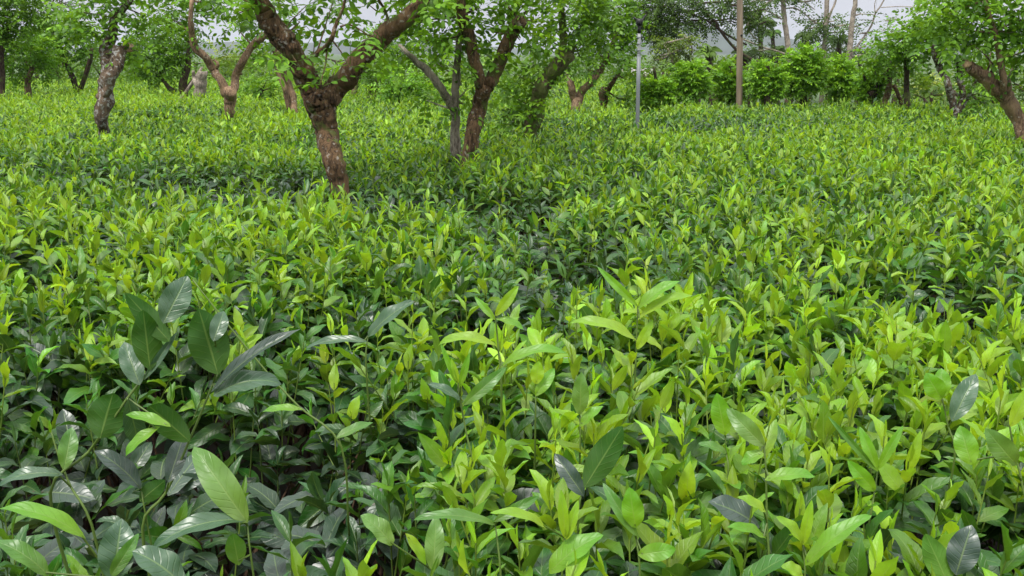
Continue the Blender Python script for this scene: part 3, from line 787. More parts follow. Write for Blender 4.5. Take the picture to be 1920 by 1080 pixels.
for lab, Yt, lm, cl, bk, kw in [
    ('dark V shaped tree at the far left of the field, its low fork showing',
     16.5, [[(149, 176, 12), (147, 166, 13)], [(145, 172, 10), (132, 135, 10), (112, 100, 10), (96, 70, 9)], [(150, 172, 9), (160, 142, 8), (169, 112, 8), (172, 90, 6)]],
     [(95, 60, 40, 24), (130, 55, 40, 26), (165, 85, 26, 24), (130, 85, 34, 20), (70, 90, 30, 22), (150, 120, 18, 18), (110, 45, 28, 16)], M_DARK, {}),
    ('low round pollard with a short pale broken stub at the far left',
     15.8, [[(52, 172, 12), (53, 150, 11), (60, 128, 8)]], [(40, 100, 40, 28), (80, 100, 28, 26), (30, 135, 28, 24), (85, 130, 24, 20), (60, 85, 34, 18)], M_PALE, dict(tone=1.15)),
    ('tree with an inclined limb cut off by the left edge of the picture',
     15.0, [[(4, 172, 10), (5, 140, 9), (3, 100, 9), (10, 68, 8), (20, 48, 6)]], [(10, 30, 44, 34), (45, 45, 40, 26), (60, 20, 36, 24), (0, 75, 24, 24), (-30, 60, 50, 50), (20, -15, 70, 26)], M_DARK, dict(tone=.85)),
    ('leafy tree with dark upright stem and pale stubs, left of the grey dead stump',
     15.5, [[(344, 175, 18), (344, 150, 14), (353, 118, 11), (356, 80, 9), (352, 50, 7)], [(330, 172, 10), (318, 165, 8), (303, 148, 7)], [(352, 165, 9), (372, 140, 6)]],
     [(280, 95, 40, 32), (320, 100, 36, 32), (300, 130, 34, 22), (345, 80, 26, 24), (260, 125, 30, 24), (330, 60, 30, 20), (280, 60, 30, 20), (350, 120, 18, 18)], M_DARK, dict(tone=.9)),
    ('mossy slanting trunk seen beneath the right limb of the thickest tree',
     15.2, [[(663, 188, 12), (666, 165, 12), (673, 142, 12), (686, 120, 12), (702, 100, 12), (712, 80, 8)]], [(735, 80, 34, 22), (700, 75, 30, 18), (740, 110, 30, 18), (765, 60, 30, 24), (690, 135, 18, 16)], M_MOSS, {}),
    ('pair of short reddish stubs with drooping leaves, right of the mossy slanting trunk',
     15.6, [[(709, 190, 12), (709, 172, 12), (706, 155, 9)], [(694, 185, 8), (695, 168, 8), (694, 155, 6)]], [(705, 140, 26, 14), (725, 145, 18, 14), (690, 150, 14, 10)], M_BARK, dict(tone=.8)),
    ('low dense round bush between the thickest tree and the slim grey trunk',
     13.6, [[(745, 195, 10), (745, 170, 9)]], [(740, 160, 34, 24), (775, 165, 30, 22), (760, 145, 26, 14), (715, 178, 20, 12), (805, 170, 24, 20), (820, 150, 20, 18)], M_DARK, dict(tone=1.2)),
    ('low dense bush on the far edge left of the twin stemmed tree',
     14.0, [[(490, 190, 10), (490, 170, 9)]], [(490, 165, 34, 20), (465, 170, 20, 16), (520, 168, 18, 14), (500, 150, 20, 10)], M_DARK, dict(tone=.95)),
    ]:
    kw = dict(dict(dens=1.0, seed=int(lm[0][0][0]) + 3, n=2, Lf=.058, rl=.22, sides=10, sub=3), **kw)
    tree(lab, Yt, lm, cl, bk, group='low pollarded trees along the far edge of the tea', **kw)
# right part
tree('speckled tan leaning trunk with a sawn upper end, entering from the right edge', dist_at(283),
     [[(1936, 305, 27), (1922, 262, 25), (1908, 226, 24), (1890, 188, 27), (1862, 160, 25), (1838, 138, 22), (1818, 124, 20)],
      [(1853, 150, 10), (1860, 138, 9), (1866, 128, 6)], [(1900, 182, 18), (1901, 168, 15), (1900, 150, 13)],
      [(1884, 180, 14), (1886, 150, 12), (1880, 110, 11), (1870, 60, 9), (1850, 0, 8)], [(1857, 140, 4), (1864, 122, 3)]],
     [(1850, 40, 60, 34), (1900, 60, 50, 40), (1800, 55, 44, 34), (1860, 85, 50, 20, .7), (1905, 105, 36, 22, .8), (1780, 25, 40, 26), (1820, 82, 34, 16, .3), (1940, 90, 44, 60), (1890, -10, 90, 36), (1800, -20, 60, 26), (1960, 30, 60, 60)],
     M_PALE, cuts=[(1813, 120, 17, (-.6, -.5, .35))], dens=.85, seed=111, sides=18, sub=6, high=[(-.3, 0, 2.9, .6), (.5, .2, 2.8, .6)])
tree('lichen spotted three limbed tree behind the leaning tan trunk', dist_at(216),
     [[(1791, 226, 15), (1790, 208, 16)], [(1787, 212, 12), (1783, 184, 13), (1774, 153, 13), (1762, 128, 12), (1752, 108, 10), (1748, 80, 8)],
      [(1793, 210, 12), (1803, 186, 12), (1803, 165, 11), (1799, 145, 10), (1796, 110, 8)], [(1795, 212, 9), (1806, 195, 8), (1816, 178, 7), (1825, 160, 6), (1832, 145, 4)]],
     [(1750, 80, 40, 24), (1790, 100, 40, 22), (1735, 60, 34, 24), (1830, 150, 16, 18), (1770, 60, 50, 24), (1820, 115, 26, 18), (1760, 20, 50, 26), (1850, 195, 26, 18), (1835, 175, 16, 14)],
     M_GREY, dens=.9, seed=121, Lf=.055)
tree('slim dark upright trunk under a spreading crown, left of the three limbed tree', dist_at(211),
     [[(1703, 222, 13), (1702, 200, 12), (1700, 170, 10), (1700, 135, 9), (1698, 105, 8), (1694, 70, 6)]],
     [(1700, 75, 44, 20), (1665, 75, 26, 16), (1720, 95, 30, 16), (1735, 110, 20, 12), (1690, 110, 22, 12), (1650, 95, 22, 14), (1720, 60, 34, 16)], M_DARK, dens=.9, seed=131, Lf=.055)
tree('reddish stub crossed by a pale leaning limb, left of the slim dark trunk', dist_at(207),
     [[(1655, 215, 12), (1658, 195, 12), (1664, 176, 12), (1668, 152, 9), (1666, 128, 6)], [(1697, 210, 8), (1690, 184, 7), (1678, 160, 6)]],
     [(1660, 115, 28, 16), (1640, 100, 22, 16), (1665, 140, 14, 16), (1680, 125, 22, 14), (1672, 95, 20, 10)], M_BARK, dens=.9, seed=141, Lf=.055)
# round pollards in a line on the right
for i, (u, v, ru, rv, base, lab) in enumerate([
        (1228, 178, 36, 24, 212, 'low spreading pollard beside the grey pipe'),
        (1292, 156, 36, 34, 206, 'dome shaped pollard, second to the right of the grey pipe'),
        (1372, 160, 36, 34, 207, 'leafy pollard wrapped round the foot of the brown pole'),
        (1440, 156, 32, 34, 204, 'pollard just right of the brown pole, lower than its neighbour'),
        (1506, 140, 46, 44, 205, 'tallest and widest round pollard right of the brown pole'),
        (1582, 156, 38, 38, 205, 'pollard under the pale double stemmed far trunks'),
        (1634, 166, 26, 24, 206, 'small pale green pollard left of the reddish stub')]):
    Yt = 12.7 + .35 * (i % 3)
    b_ = 205
    cl = [(u, v, ru * .8, rv * .8)]
    for q in range(6):
        a = q * 1.047 + i
        cl.append((u + ru * .60 * math.cos(a), v - 2 + rv * .6 * math.sin(a), ru * .46, rv * .44))
    cl += [(u + rs.uniform(-.5, .5) * ru, v - rv * .95, ru * .28, rv * .22), (u + rs.uniform(-.8, .8) * ru, v - rv * .8, ru * .25, rv * .22)]
    lm = [[(u + 2, 222, 14), (u, 190, 13), (u - 2, 170, 13)], [(u - 2, 178, 9), (u - 14, 160, 7), (u - 20, 140, 5)], [(u, 178, 9), (u + 14, 158, 7), (u + 18, 136, 5)], [(u, 180, 7), (u + 3, 150, 6), (u, 125, 4)]]
    tree(lab, Yt, lm, cl, M_DARK, dens=1.3, seed=151 + i * 7, n=2, Lf=.052, rl=.12, fill=.8, sides=10, sub=3, tone=1.12, hue=(1.05, 1.03, 1), group='round pollards in a line along the right far edge')

# thicket behind the far edge, every bush its own
hb = MB()
r_ = np.random.RandomState(3)
bgs = [(-60, 120), (20, 118), (105, 128), (190, 122), (265, 140), (350, 148), (420, 150), (455, 158), (520, 140), (585, 150), (640, 155), (700, 150), (775, 150), (850, 160), (920, 150), (985, 160), (1050, 165), (1115, 165), (1180, 165), (1250, 160), (1330, 162), (1410, 160), (1480, 163), (1550, 160), (1620, 162), (1700, 165), (1745, 185), (1800, 170), (1860, 168), (1925, 160), (1990, 150), (150, 150), (300, 160), (560, 165), (880, 178), (1020, 178), (1830, 190), (1890, 195)]
for i, (u, v) in enumerate(bgs):
    Yt = (16.5 if u > 1200 else 22) + r_.uniform(-1.5, 4)
    ru = r_.uniform(34, 52); rv = r_.uniform(20, 30)
    cl = [(u, v, ru, rv), (u - ru * .6, v - 8, ru * .5, rv * .7), (u + ru * .6, v - 6, ru * .5, rv * .6), (u + r_.uniform(-15, 15), v - rv * .9, ru * .5, rv * .5)]
    u0 = u; lm = [[(u0, v + 40, 8), (u0 + 3, v + 15, 7), (u0, v - 5, 5)], [(u0 + 2, v + 22, 6), (u0 - 14, v, 4)]]
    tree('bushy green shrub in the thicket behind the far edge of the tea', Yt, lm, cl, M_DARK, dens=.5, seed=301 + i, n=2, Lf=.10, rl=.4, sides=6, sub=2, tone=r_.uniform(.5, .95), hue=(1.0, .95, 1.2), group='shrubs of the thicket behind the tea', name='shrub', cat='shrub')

# ------------------------------------------------------------------ far trees
def far_trunk(tk, pts, Y, seed):
    P, R = path(pts, Y, .2, seed)
    return P, R
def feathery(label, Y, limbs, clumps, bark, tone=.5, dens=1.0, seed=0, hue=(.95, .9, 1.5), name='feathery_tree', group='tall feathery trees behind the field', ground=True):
    P0, R0 = path(limbs[0], Y, 0, seed)
    if ground:
        P0 = np.vstack([[P0[0][0], Y, -.1], P0]); R0 = np.concatenate([[R0[0] * 1.2], R0])
    root = empty(name, P0[0]); o_ = P0[0].copy(); tag(root, label, 'tree', group)
    tk = MB(); cr_ = MB()
    limb(tk, P0, R0, 10, .05, seed, 4)
    for i, l in enumerate(limbs[1:]):
        P, R = path(l, Y, .0, seed + i); limb(tk, P, R, 7, .06, seed + i + 5, 3)
    for (u, v, ru, rv) in clumps:
        # flat layered sprays of fine pinnate leaves
        C = atY(u, v, Y); R = np.array([px(ru, Y), px(ru, Y) * .8, px(rv, Y)])
        cnt = int(dens * (5 + ru * rv * .13))
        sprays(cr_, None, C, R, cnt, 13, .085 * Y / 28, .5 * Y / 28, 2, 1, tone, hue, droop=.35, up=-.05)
        tubes(tk, P0[-1:] * 0 + C, C + np.array([[px(ru, Y) * .9, 0, px(rv, Y) * .5]]), np.array([.03]), np.array([.01]), np.ones((1, 4)), 5)
        tubes(tk, C[None], C[None] - np.array([[px(ru, Y) * .9, 0, px(rv, Y) * .3]]), np.array([.03]), np.array([.01]), np.ones((1, 4)), 5)
    tk.build('trunk', bark, root, origin=o_)
    if cr_.n: cr_.build('crown', M_FAR, root, origin=o_)
    return root
feathery('tall far tree with pale trunk and arching side branches, next right of brown pole', 30,
         [[(1482, 118, 13), (1479, 96, 10), (1475, 65, 9.5), (1471, 37, 9), (1468, 0, 8.5), (1466, -60, 8)],
          [(1466, 36, 3), (1450, 26, 2.6), (1430, 20, 2.4), (1412, 34, 2.2), (1400, 48, 2)], [(1405, 42, 3), (1430, 12, 3), (1455, -4, 3)], [(1404, 44, 2.5), (1408, 62, 2.2), (1420, 76, 2)],
          [(1472, 16, 2.6), (1490, 15, 2.5), (1508, 26, 2.3), (1530, 44, 2)], [(1468, 2, 2), (1500, 0, 2), (1528, 18, 1.5)],
          [(1478, 104, 4), (1458, 96, 3), (1430, 88, 3), (1390, 72, 3)], [(1478, 120, 4), (1436, 124, 3), (1416, 112, 3), (1392, 104, 2.5)]],
         [(1440, 0, 34, 7), (1490, -20, 40, 10), (1420, 96, 30, 8), (1512, 3, 16, 4)], M_WHITE, seed=7)
feathery('far tree with two close pale stems and dark fronds at mid height', 33,
         [[(1545, 122, 8), (1546, 95, 8), (1547, 60, 8), (1550, 20, 8.5), (1553, -50, 8)], [(1542, 118, 4), (1544, 80, 4.5), (1552, 40, 4.5), (1560, 18, 4), (1568, -2, 3.5), (1572, -40, 3)]],
         [(1545, 42, 30, 7), (1528, 52, 20, 4), (1555, 62, 18, 5), (1530, 38, 14, 4), (1578, 48, 22, 5)], M_WHITE, seed=17, tone=.42)
feathery('far pale trunk with a bare forking branch rising to the right', 31,
         [[(1592, 108, 12), (1594, 95, 11), (1596, 60, 9.5), (1599, 30, 9), (1604, 0, 8), (1608, -60, 7)],
          [(1600, 96, 4), (1618, 72, 3.5), (1634, 48, 3.5), (1641, 26, 3), (1652, 10, 2.6), (1664, -12, 2)], [(1600, 98, 3.4), (1620, 86, 3), (1636, 80, 2)], [(1641, 26, 1.8), (1640, 8, 1.5), (1646, -10, 1.2)],
          [(1652, 14, 1.6), (1690, 12, 1.4), (1730, 14, 1.2)], [(1634, 60, 1.6), (1655, 58, 1.3), (1672, 50, 1.2)], [(1612, 26, 1.5), (1638, 27, 1.3)], [(1664, 50, 1), (1668, 36, 1), (1686, 34, .8)]],
         [(1600, 50, 16, 5), (1622, 62, 12, 4), (1672, 38, 14, 4), (1606, 28, 10, 4), (1680, 58, 12, 3), (1610, 104, 20, 8)], M_WHITE, seed=27, tone=.45, dens=.6)
feathery('wide dark feathery tree spreading branches over the hill, left of the brown pole', 26,
         [[(1478, 140, 8), (1430, 122, 6), (1382, 94, 5), (1354, 62, 5), (1338, 38, 4), (1316, 18, 3), (1290, -6, 3)],
          [(1400, 84, 4), (1372, 70, 4), (1347, 54, 4), (1325, 38, 3.6), (1305, 30, 3), (1270, 16, 2.4), (1235, 8, 2)], [(1346, 54, 3), (1330, 30, 3), (1314, 8, 2.4)], [(1352, 50, 2.4), (1362, 24, 2), (1372, 4, 1.6)], [(1340, 44, 2), (1370, 40, 1.6), (1392, 46, 1.2)]],
         [(1215, 25, 28, 16), (1245, 12, 34, 12), (1250, 50, 34, 12), (1225, 52, 24, 12), (1285, 46, 30, 8), (1310, 38, 30, 6), (1330, 5, 50, 6), (1300, 20, 26, 5), (1380, 10, 26, 5), (1350, 38, 20, 5), (1390, 36, 16, 5), (1420, 20, 24, 8),
          (1425, 45, 20, 12), (1250, 72, 20, 10), (1200, 5, 24, 10), (1265, -5, 60, 8), (1395, -3, 50, 6), (1235, 36, 26, 9)], M_DARK, seed=37, tone=.42, dens=1.25)
feathery('olive feathery tree with bare crooked pale limbs, left of the hill top', 24,
         [[(1268, 150, 6), (1262, 122, 5), (1256, 100, 5), (1246, 84, 4)], [(1262, 110, 3), (1252, 92, 3)], [(1292, 110, 3.4), (1298, 92, 3), (1290, 76, 2.5), (1282, 66, 2)], [(1272, 130, 4), (1290, 112, 3.5)]],
         [(1258, 100, 22, 14), (1262, 78, 24, 12), (1240, 110, 14, 10), (1278, 92, 18, 14), (1285, 72, 14, 8), (1285, 125, 18, 12)], M_WHITE, seed=47, tone=.62, dens=.8, hue=(1.2, .9, 1.3))
feathery('grey green round topped tree in the gap left of the thickest tree', 34,
         [[(462, 150, 6), (462, 125, 5)]], [(450, 115, 24, 16), (475, 112, 20, 14), (440, 128, 20, 12), (470, 132, 20, 12), (410, 110, 18, 12)], M_DARK, seed=57, tone=.9, dens=1.3, hue=(1.5, 1.0, 2.2), group=None)
feathery('thin branched tree against the sky at the top left', 27,
         [[(70, 150, 6), (72, 90, 5), (85, 40, 4), (100, 0, 3), (110, -50, 2)], [(85, 40, 2), (110, 20, 1.6), (140, 5, 1.2)], [(95, 15, 2), (125, -5, 1.6)]],
         [(110, 8, 18, 6), (140, 12, 16, 6), (90, -5, 30, 8), (60, 70, 30, 20)], M_DARK, seed=67, tone=.5, dens=.6, group=None)
feathery('pale grey green mound between the slim dark trunk and the three limbed tree', 28,
         [[(1744, 185, 6), (1744, 160, 5)]], [(1744, 158, 20, 14), (1760, 162, 14, 10), (1728, 164, 12, 10)], M_WHITE, seed=77, tone=1.3, dens=2.2, hue=(1.9, 1.1, 4), name='bush_mound', group=None)

def palm(label, Y, u, v, fl, seed, tone=.5, hue=(1, .9, 1.4), nf=15, upr=.9):
    """crown of arching fronds with hanging leaflets"""
    r = np.random.RandomState(abs(int(seed)))
    C = atY(u, v, Y)
    root = empty('palm_tree', (C[0], Y, 0)); o_ = np.array([C[0], Y, 0.0])
    tag(root, label, 'palm tree', 'palm trees beyond the field')
    tk = MB(); cr_ = MB()
    limb(tk, [(C[0] + .3, Y, -.1), (C[0] + .15, Y, C[2] * .5), C], [.10, .08, .07], 10, .04, seed, 5)
    fL = px(fl, Y)
    for i in range(nf):
        az = i * 2.4 + r.uniform(-.2, .2); e0 = r.uniform(.1, 1.3) * upr; p = C.copy(); S = 14; sl = fL / S * r.uniform(.8, 1.1)
        pts = [p.copy()]; dirs = []
        for s in range(S):
            e_ = e0 - 1.9 * (s / S) ** 1.3
            d = np.array([math.cos(az) * math.cos(e_), math.sin(az) * math.cos(e_), math.sin(e_)])
            p = p + d * sl; pts.append(p.copy()); dirs.append(d)
        pts = np.array(pts); dirs = np.array(dirs + [dirs[-1]])
        col = np.concatenate([LEAF_G * np.array(hue) * tone * r.uniform(.8, 1.25), [.6]])
        limb(cr_, pts[::3], np.linspace(.03, .008, len(pts[::3])), 5, .0, 1, 2, cap=False); cr_.c[-1] = np.tile(col.astype(np.float32), (len(cr_.v[-1]), 1))
        sub = np.linspace(0.12, 1, 26)
        pp = np.stack([np.interp(sub * S, np.arange(S + 1), pts[:, k]) for k in range(3)], 1)
        dd = np.stack([np.interp(sub * S, np.arange(S + 1), dirs[:, k]) for k in range(3)], 1)
        sd_ = norm(np.cross(dd, np.array([0, 0, 1.0])))
        for sg in (-1, 1):
            D = dd * .75 + sd_ * sg * .8 + np.array([0, 0, -.45])
            L = fL * .26 * np.sin(PI * np.clip(sub * .85 + .1, 0, 1)) + .05
            leaves(cr_, pp, D, np.cross(D, sd_ * sg) * 0 + np.array([0, 0, 1.0]) + sd_ * -.2 * sg, L, np.full(26, fL * .042), np.full(26, .7), np.full(26, .3), np.tile(col, (26, 1)), 2, 1, q=.6)
    # leaf blades across one face need no fold
    cb = tk.build('trunk', M_DARK, root, origin=o_)
    cr_.build('crown', M_FAR, root, origin=o_)
palm('dark palm with drooping fronds just right of the brown pole', 32, 1424, 42, 42, 2, .36)
palm('green palm with upright fronds in front of the hill', 22, 1328, 104, 34, 3, .5, (1.15, 1, 1.0), 13, 1.2)
palm('small dark palm silhouette between the far pale trunks', 36, 1512, 68, 26, 4, .33)
palm('dark palm low beside the palest far trunk', 34, 1572, 74, 26, 5, .35)
palm('grey palm crown with wind blown fronds above the round pollards', 38, 1448, 62, 20, 6, .5, (1, 1, 1.8))
palm('dark low palm behind the brown pole', 27, 1396, 108, 34, 8, .38)
palm('palm half hidden right of the mossy slanting trunk', 19, 715, 120, 26, 9, .7)
palm('tiny far palm left of the low round pollards', 42, 1460, 92, 22, 10, .38)

# dark conifers and broad trees closing the view
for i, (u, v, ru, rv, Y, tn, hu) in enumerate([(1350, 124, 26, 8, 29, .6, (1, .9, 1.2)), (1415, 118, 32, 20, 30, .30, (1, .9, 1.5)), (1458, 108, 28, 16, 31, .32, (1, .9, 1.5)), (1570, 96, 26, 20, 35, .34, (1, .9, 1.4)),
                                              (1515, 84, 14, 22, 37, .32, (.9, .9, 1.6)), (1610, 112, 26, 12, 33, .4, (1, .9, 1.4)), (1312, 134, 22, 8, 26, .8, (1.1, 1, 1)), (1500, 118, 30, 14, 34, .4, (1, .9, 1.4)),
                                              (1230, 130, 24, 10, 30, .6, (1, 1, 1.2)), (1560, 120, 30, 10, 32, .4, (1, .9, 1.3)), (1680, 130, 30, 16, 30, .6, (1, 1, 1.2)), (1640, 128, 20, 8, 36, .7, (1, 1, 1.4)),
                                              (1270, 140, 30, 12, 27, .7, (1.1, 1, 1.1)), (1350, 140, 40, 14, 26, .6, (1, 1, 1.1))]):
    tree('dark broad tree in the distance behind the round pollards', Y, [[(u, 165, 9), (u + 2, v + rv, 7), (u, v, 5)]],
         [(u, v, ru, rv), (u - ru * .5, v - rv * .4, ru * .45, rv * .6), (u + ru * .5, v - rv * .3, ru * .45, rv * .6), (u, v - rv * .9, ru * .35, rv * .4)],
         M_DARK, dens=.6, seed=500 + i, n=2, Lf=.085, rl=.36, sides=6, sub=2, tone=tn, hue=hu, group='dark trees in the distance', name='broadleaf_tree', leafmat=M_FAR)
for i in range(22):
    u = -120 + i * 62 + r_.uniform(-15, 15)
    if 1190 < u < 1500: continue
    v = 118 + r_.uniform(-14, 10); ru, rv = r_.uniform(34, 50), r_.uniform(20, 30)
    if 380 < u < 500: v += 22
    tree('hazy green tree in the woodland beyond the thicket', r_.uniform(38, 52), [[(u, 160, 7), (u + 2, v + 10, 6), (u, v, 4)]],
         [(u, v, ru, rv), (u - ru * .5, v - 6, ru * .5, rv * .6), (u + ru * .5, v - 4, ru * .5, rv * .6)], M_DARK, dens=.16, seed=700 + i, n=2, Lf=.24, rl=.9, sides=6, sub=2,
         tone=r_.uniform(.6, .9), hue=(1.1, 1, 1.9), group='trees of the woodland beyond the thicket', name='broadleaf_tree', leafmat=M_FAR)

# ------------------------------------------------------------------ poles and shed
M_PIPE = plain_mat('grey_plastic_pipe', (0.20, 0.215, 0.23), 0.45, 0.15, 8, stretch=(1, 1, .2))
M_JOINT = plain_mat('pale_pipe', (0.34, 0.35, 0.36), 0.45, 0.15, 30)
M_BLACK = plain_mat('black_plastic', (0.012, 0.012, 0.013), 0.5, 0.2, 30)
M_WOODP = plain_mat('weathered_pole_wood', (0.22, 0.17, 0.12), 0.85, 0.3, 5, stretch=(6, 6, .35))
Yp = dist_at(244)
b0 = atY(1197, 244, Yp); b0[2] = -.05; top = atY(1198.5, 62, Yp); mid = atY(1198, 104, Yp)
root = empty('sprinkler_pipe', b0); tag(root, 'upright grey pipe with pale banded top and a black forked sprinkler head', 'sprinkler pipe')
m = MB(); limb(m, [b0, (b0 + mid) / 2, mid], [px(3.6, Yp)] * 3, 14, .004, 1, 3); m.build('lower_pipe', M_PIPE, root, origin=b0)
m = MB(); limb(m, [mid - [0, 0, .02], top], [px(3, Yp)] * 2, 14, .0, 1, 3); up_ = m.build('upper_pipe', M_JOINT, root, origin=b0)
for v in (70, 82, 94, 104):
    c = atY(1198.3, v, Yp); m = MB(); limb(m, [c - [0, 0, .008], c + [0, 0, .008]], [px(3.7, Yp)] * 2, 14, .0, 1, 2); m.build('collar', M_PIPE, up_, origin=b0)
m = MB(); h0 = atY(1198.5, 62, Yp); h1 = atY(1199, 44, Yp)
limb(m, [h0, h1], [px(3.4, Yp), px(2.8, Yp)], 12, 0, 1, 2)
limb(m, [h1 - [0, 0, .02], atY(1199, 36, Yp)], [px(5, Yp), px(7, Yp)], 12, 0, 1, 2)
limb(m, [atY(1200, 42, Yp), atY(1206, 36, Yp), atY(1212, 27, Yp)], [px(2.4, Yp), px(2, Yp), px(1.3, Yp)], 8, 0, 1, 3)
limb(m, [atY(1198, 42, Yp), atY(1192, 36, Yp), atY(1188, 32, Yp)], [px(2.4, Yp), px(2, Yp), px(1.5, Yp)], 8, 0, 1, 3)
m.build('sprinkler_head', M_BLACK, root, origin=b0)

Yq = 13.0
q0 = atY(1386, 205, Yq); q0[2] = -.1
root = empty('wooden_pole', q0); tag(root, 'tall brown weathered wooden pole rising out of the frame among the round pollards', 'pole')
q1 = atY(1385.5, 205, Yq); q2 = atY(1388, 0, Yq); q3 = q2 + (q2 - q1) * 2.6
m = MB(); limb(m, [q0, q1, q2, q3], [px(5.9, Yq), px(5.7, Yq), px(5.6, Yq), px(4.8, Yq)], 18, .015, 3, 8); m.build('shaft', M_WOODP, root, origin=q0)
c = atY(1389, 66, Yq); m = MB(); limb(m, [c - [0, px(5.9, Yq), 0], c - [0, px(7.6, Yq), 0]], [.016, .012], 8, 0, 2, 1); m.build('knot', M_BLACK, root, origin=q0)

M_WALL = plain_mat('limewashed_wall', (0.50, 0.46, 0.38), .9, .15, 3)
M_ROOF = plain_mat('pale_roof_sheet', (0.36, 0.34, 0.31), .6, .15, 4, stretch=(8, 1, 1))
Ys = 34
s0 = atY(1182, 158, Ys); s1 = atY(1262, 158, Ys); ev = atY(1182, 141, Ys)[2]; rg_ = atY(1230, 131, Ys)[2]
root = empty('shed', ((s0[0] + s1[0]) / 2, Ys, 0)); tag(root, 'low pale shed with a light sheet roof, glimpsed beside the grey pipe', 'shed')
o_ = np.array([(s0[0] + s1[0]) / 2, Ys, 0.0])
def boxm(m, a, b_):
    x0, y0, z0 = a; x1, y1, z1 = b_
    v = [(x0, y0, z0), (x1, y0, z0), (x1, y1, z0), (x0, y1, z0), (x0, y0, z1), (x1, y0, z1), (x1, y1, z1), (x0, y1, z1)]
    m.add(v, [(0, 3, 2, 1), (4, 5, 6, 7), (0, 1, 5, 4), (1, 2, 6, 5), (2, 3, 7, 6), (3, 0, 4, 7)])
m = MB(); boxm(m, (s0[0], Ys, -.05), (s1[0], Ys + 3, ev)); m.build('wall', M_WALL, root, smooth=False, origin=o_)
m = MB()
x0, x1, ya, yb, yc_ = s0[0] - .2, s1[0] + .2, Ys - .35, Ys + 1.5, Ys + 3.3
for k in range(24):
    xa = x0 + (x1 - x0) * k / 24; xb = x0 + (x1 - x0) * (k + 1) / 24; dz = .03 * (k % 2)
    e0, r0_ = ev + .02 + dz, rg_ + dz
    m.add([(xa, ya, e0), (xb, ya, e0), (xb, yb, r0_), (xa, yb, r0_), (xa, yc_, e0), (xb, yc_, e0),
           (xa, ya, e0 - .04), (xb, ya, e0 - .04), (xb, yb, r0_ - .04), (xa, yb, r0_ - .04), (xa, yc_, e0 - .04), (xb, yc_, e0 - .04)],
          [(0, 1, 2, 3), (3, 2, 5, 4), (6, 9, 8, 7), (9, 10, 11, 8), (0, 6, 7, 1), (4, 5, 11, 10)])
m.build('roof', M_ROOF, root, smooth=False, origin=o_)
m = MB(); boxm(m, (s0[0] + .5, Ys - .03, -.02), (s0[0] + 1.1, Ys - .003, ev * .85)); m.build('door', M_DARK, root, smooth=False, origin=o_)
# ------------------------------------------------------------------ single shoots that stand out of the tea in front
HC = {'dark': (.018, .085, .006, .3), 'grey': (.035, .065, .045, 1.0), 'pale': (.05, .115, .05, 1.0), 'mid': (.085, .21, .02, .5),  # grey has the sky's reflection mixed into the leaf colour
      'fresh': (.16, .36, .018, .15), 'lime': (.26, .44, .022, .05), 'light': (.13, .25, .04, .6)}
def tea_shoot(label, Y, stem, lv, w0=5.5, mat_stem=None):
    """stem: picture points from the bushes upward; lv: (base u, v, tip u, v, width, colour, bend, fold, tip offset in depth, face)"""
    P = np.array([atY(u, v, Y + .012 * i) for i, (u, v) in enumerate(stem)])
    base = P[0] + np.array([0, .03, -.16]) if stem else atY(*lv[0][:2], Y)
    root = empty('tea_shoot', base); tag(root, label, 'tea shoot', 'tea shoots standing out of the bushes in front')
    m = MB(); path_ = np.vstack([base, P])
    limb(m, path_, np.linspace(px(w0, Y) / 2 * 1.1, px(w0, Y) / 2 * .6, len(path_)), 8, .03, 3, 4)
    n_ = sum(len(v) for v in m.v); m.c = [np.tile(np.array([.10, .16, .03, .5], np.float32), (n_, 1))]
    m.build('stem', M_STEM, root, origin=base)
    m = MB()
    for (u0, v0, u1, v1, w, c, bd, fo, dz, face) in lv:
        A = atY(u0, v0, Y); B = atY(u1, v1, Y + dz)
        D = norm(B - A); view = norm(CP - A)
        Nr = norm(np.array({'f': view, 'u': view * .55 + np.array([0, 0, .8]), 'b': -view, 'e': np.cross(view, D) + .45 * view}[face], float))
        Nr = norm(Nr - D * (Nr @ D))
        # start steeper so that the bowed blade still ends at its tip
        D2 = np.cos(bd * .45) * D + np.sin(bd * .45) * Nr
        N2 = np.cos(bd * .45) * Nr - np.sin(bd * .45) * D
        L = np.linalg.norm(B - A) * (1 + .06 * bd * bd)
        bd = bd * 1.25; fo = fo * 1.2
        leaves(m, A[None], D2[None], N2[None], np.array([L]), np.array([px(w, Y) * .9]), np.array([bd]), np.array([fo]), np.array([HC[c]], float) * np.array([1, 1, 1, 1]), 16, 6, wave=.13, p=.92, q=.72)
        # petiole back to the stem
        S = P if len(P) else A[None]
        j = S[np.argmin(np.linalg.norm(S - A, axis=1))]
        if np.linalg.norm(j - A) < .09 and np.linalg.norm(j - A) > .002:
            tubes(m, j[None], (A + D2 * .006)[None], np.array([.0015]), np.array([.0011]), np.array([[.12, .19, .03, .4]]), 5)
    m.build('foliage', M_TEA, root, origin=base)
    return root
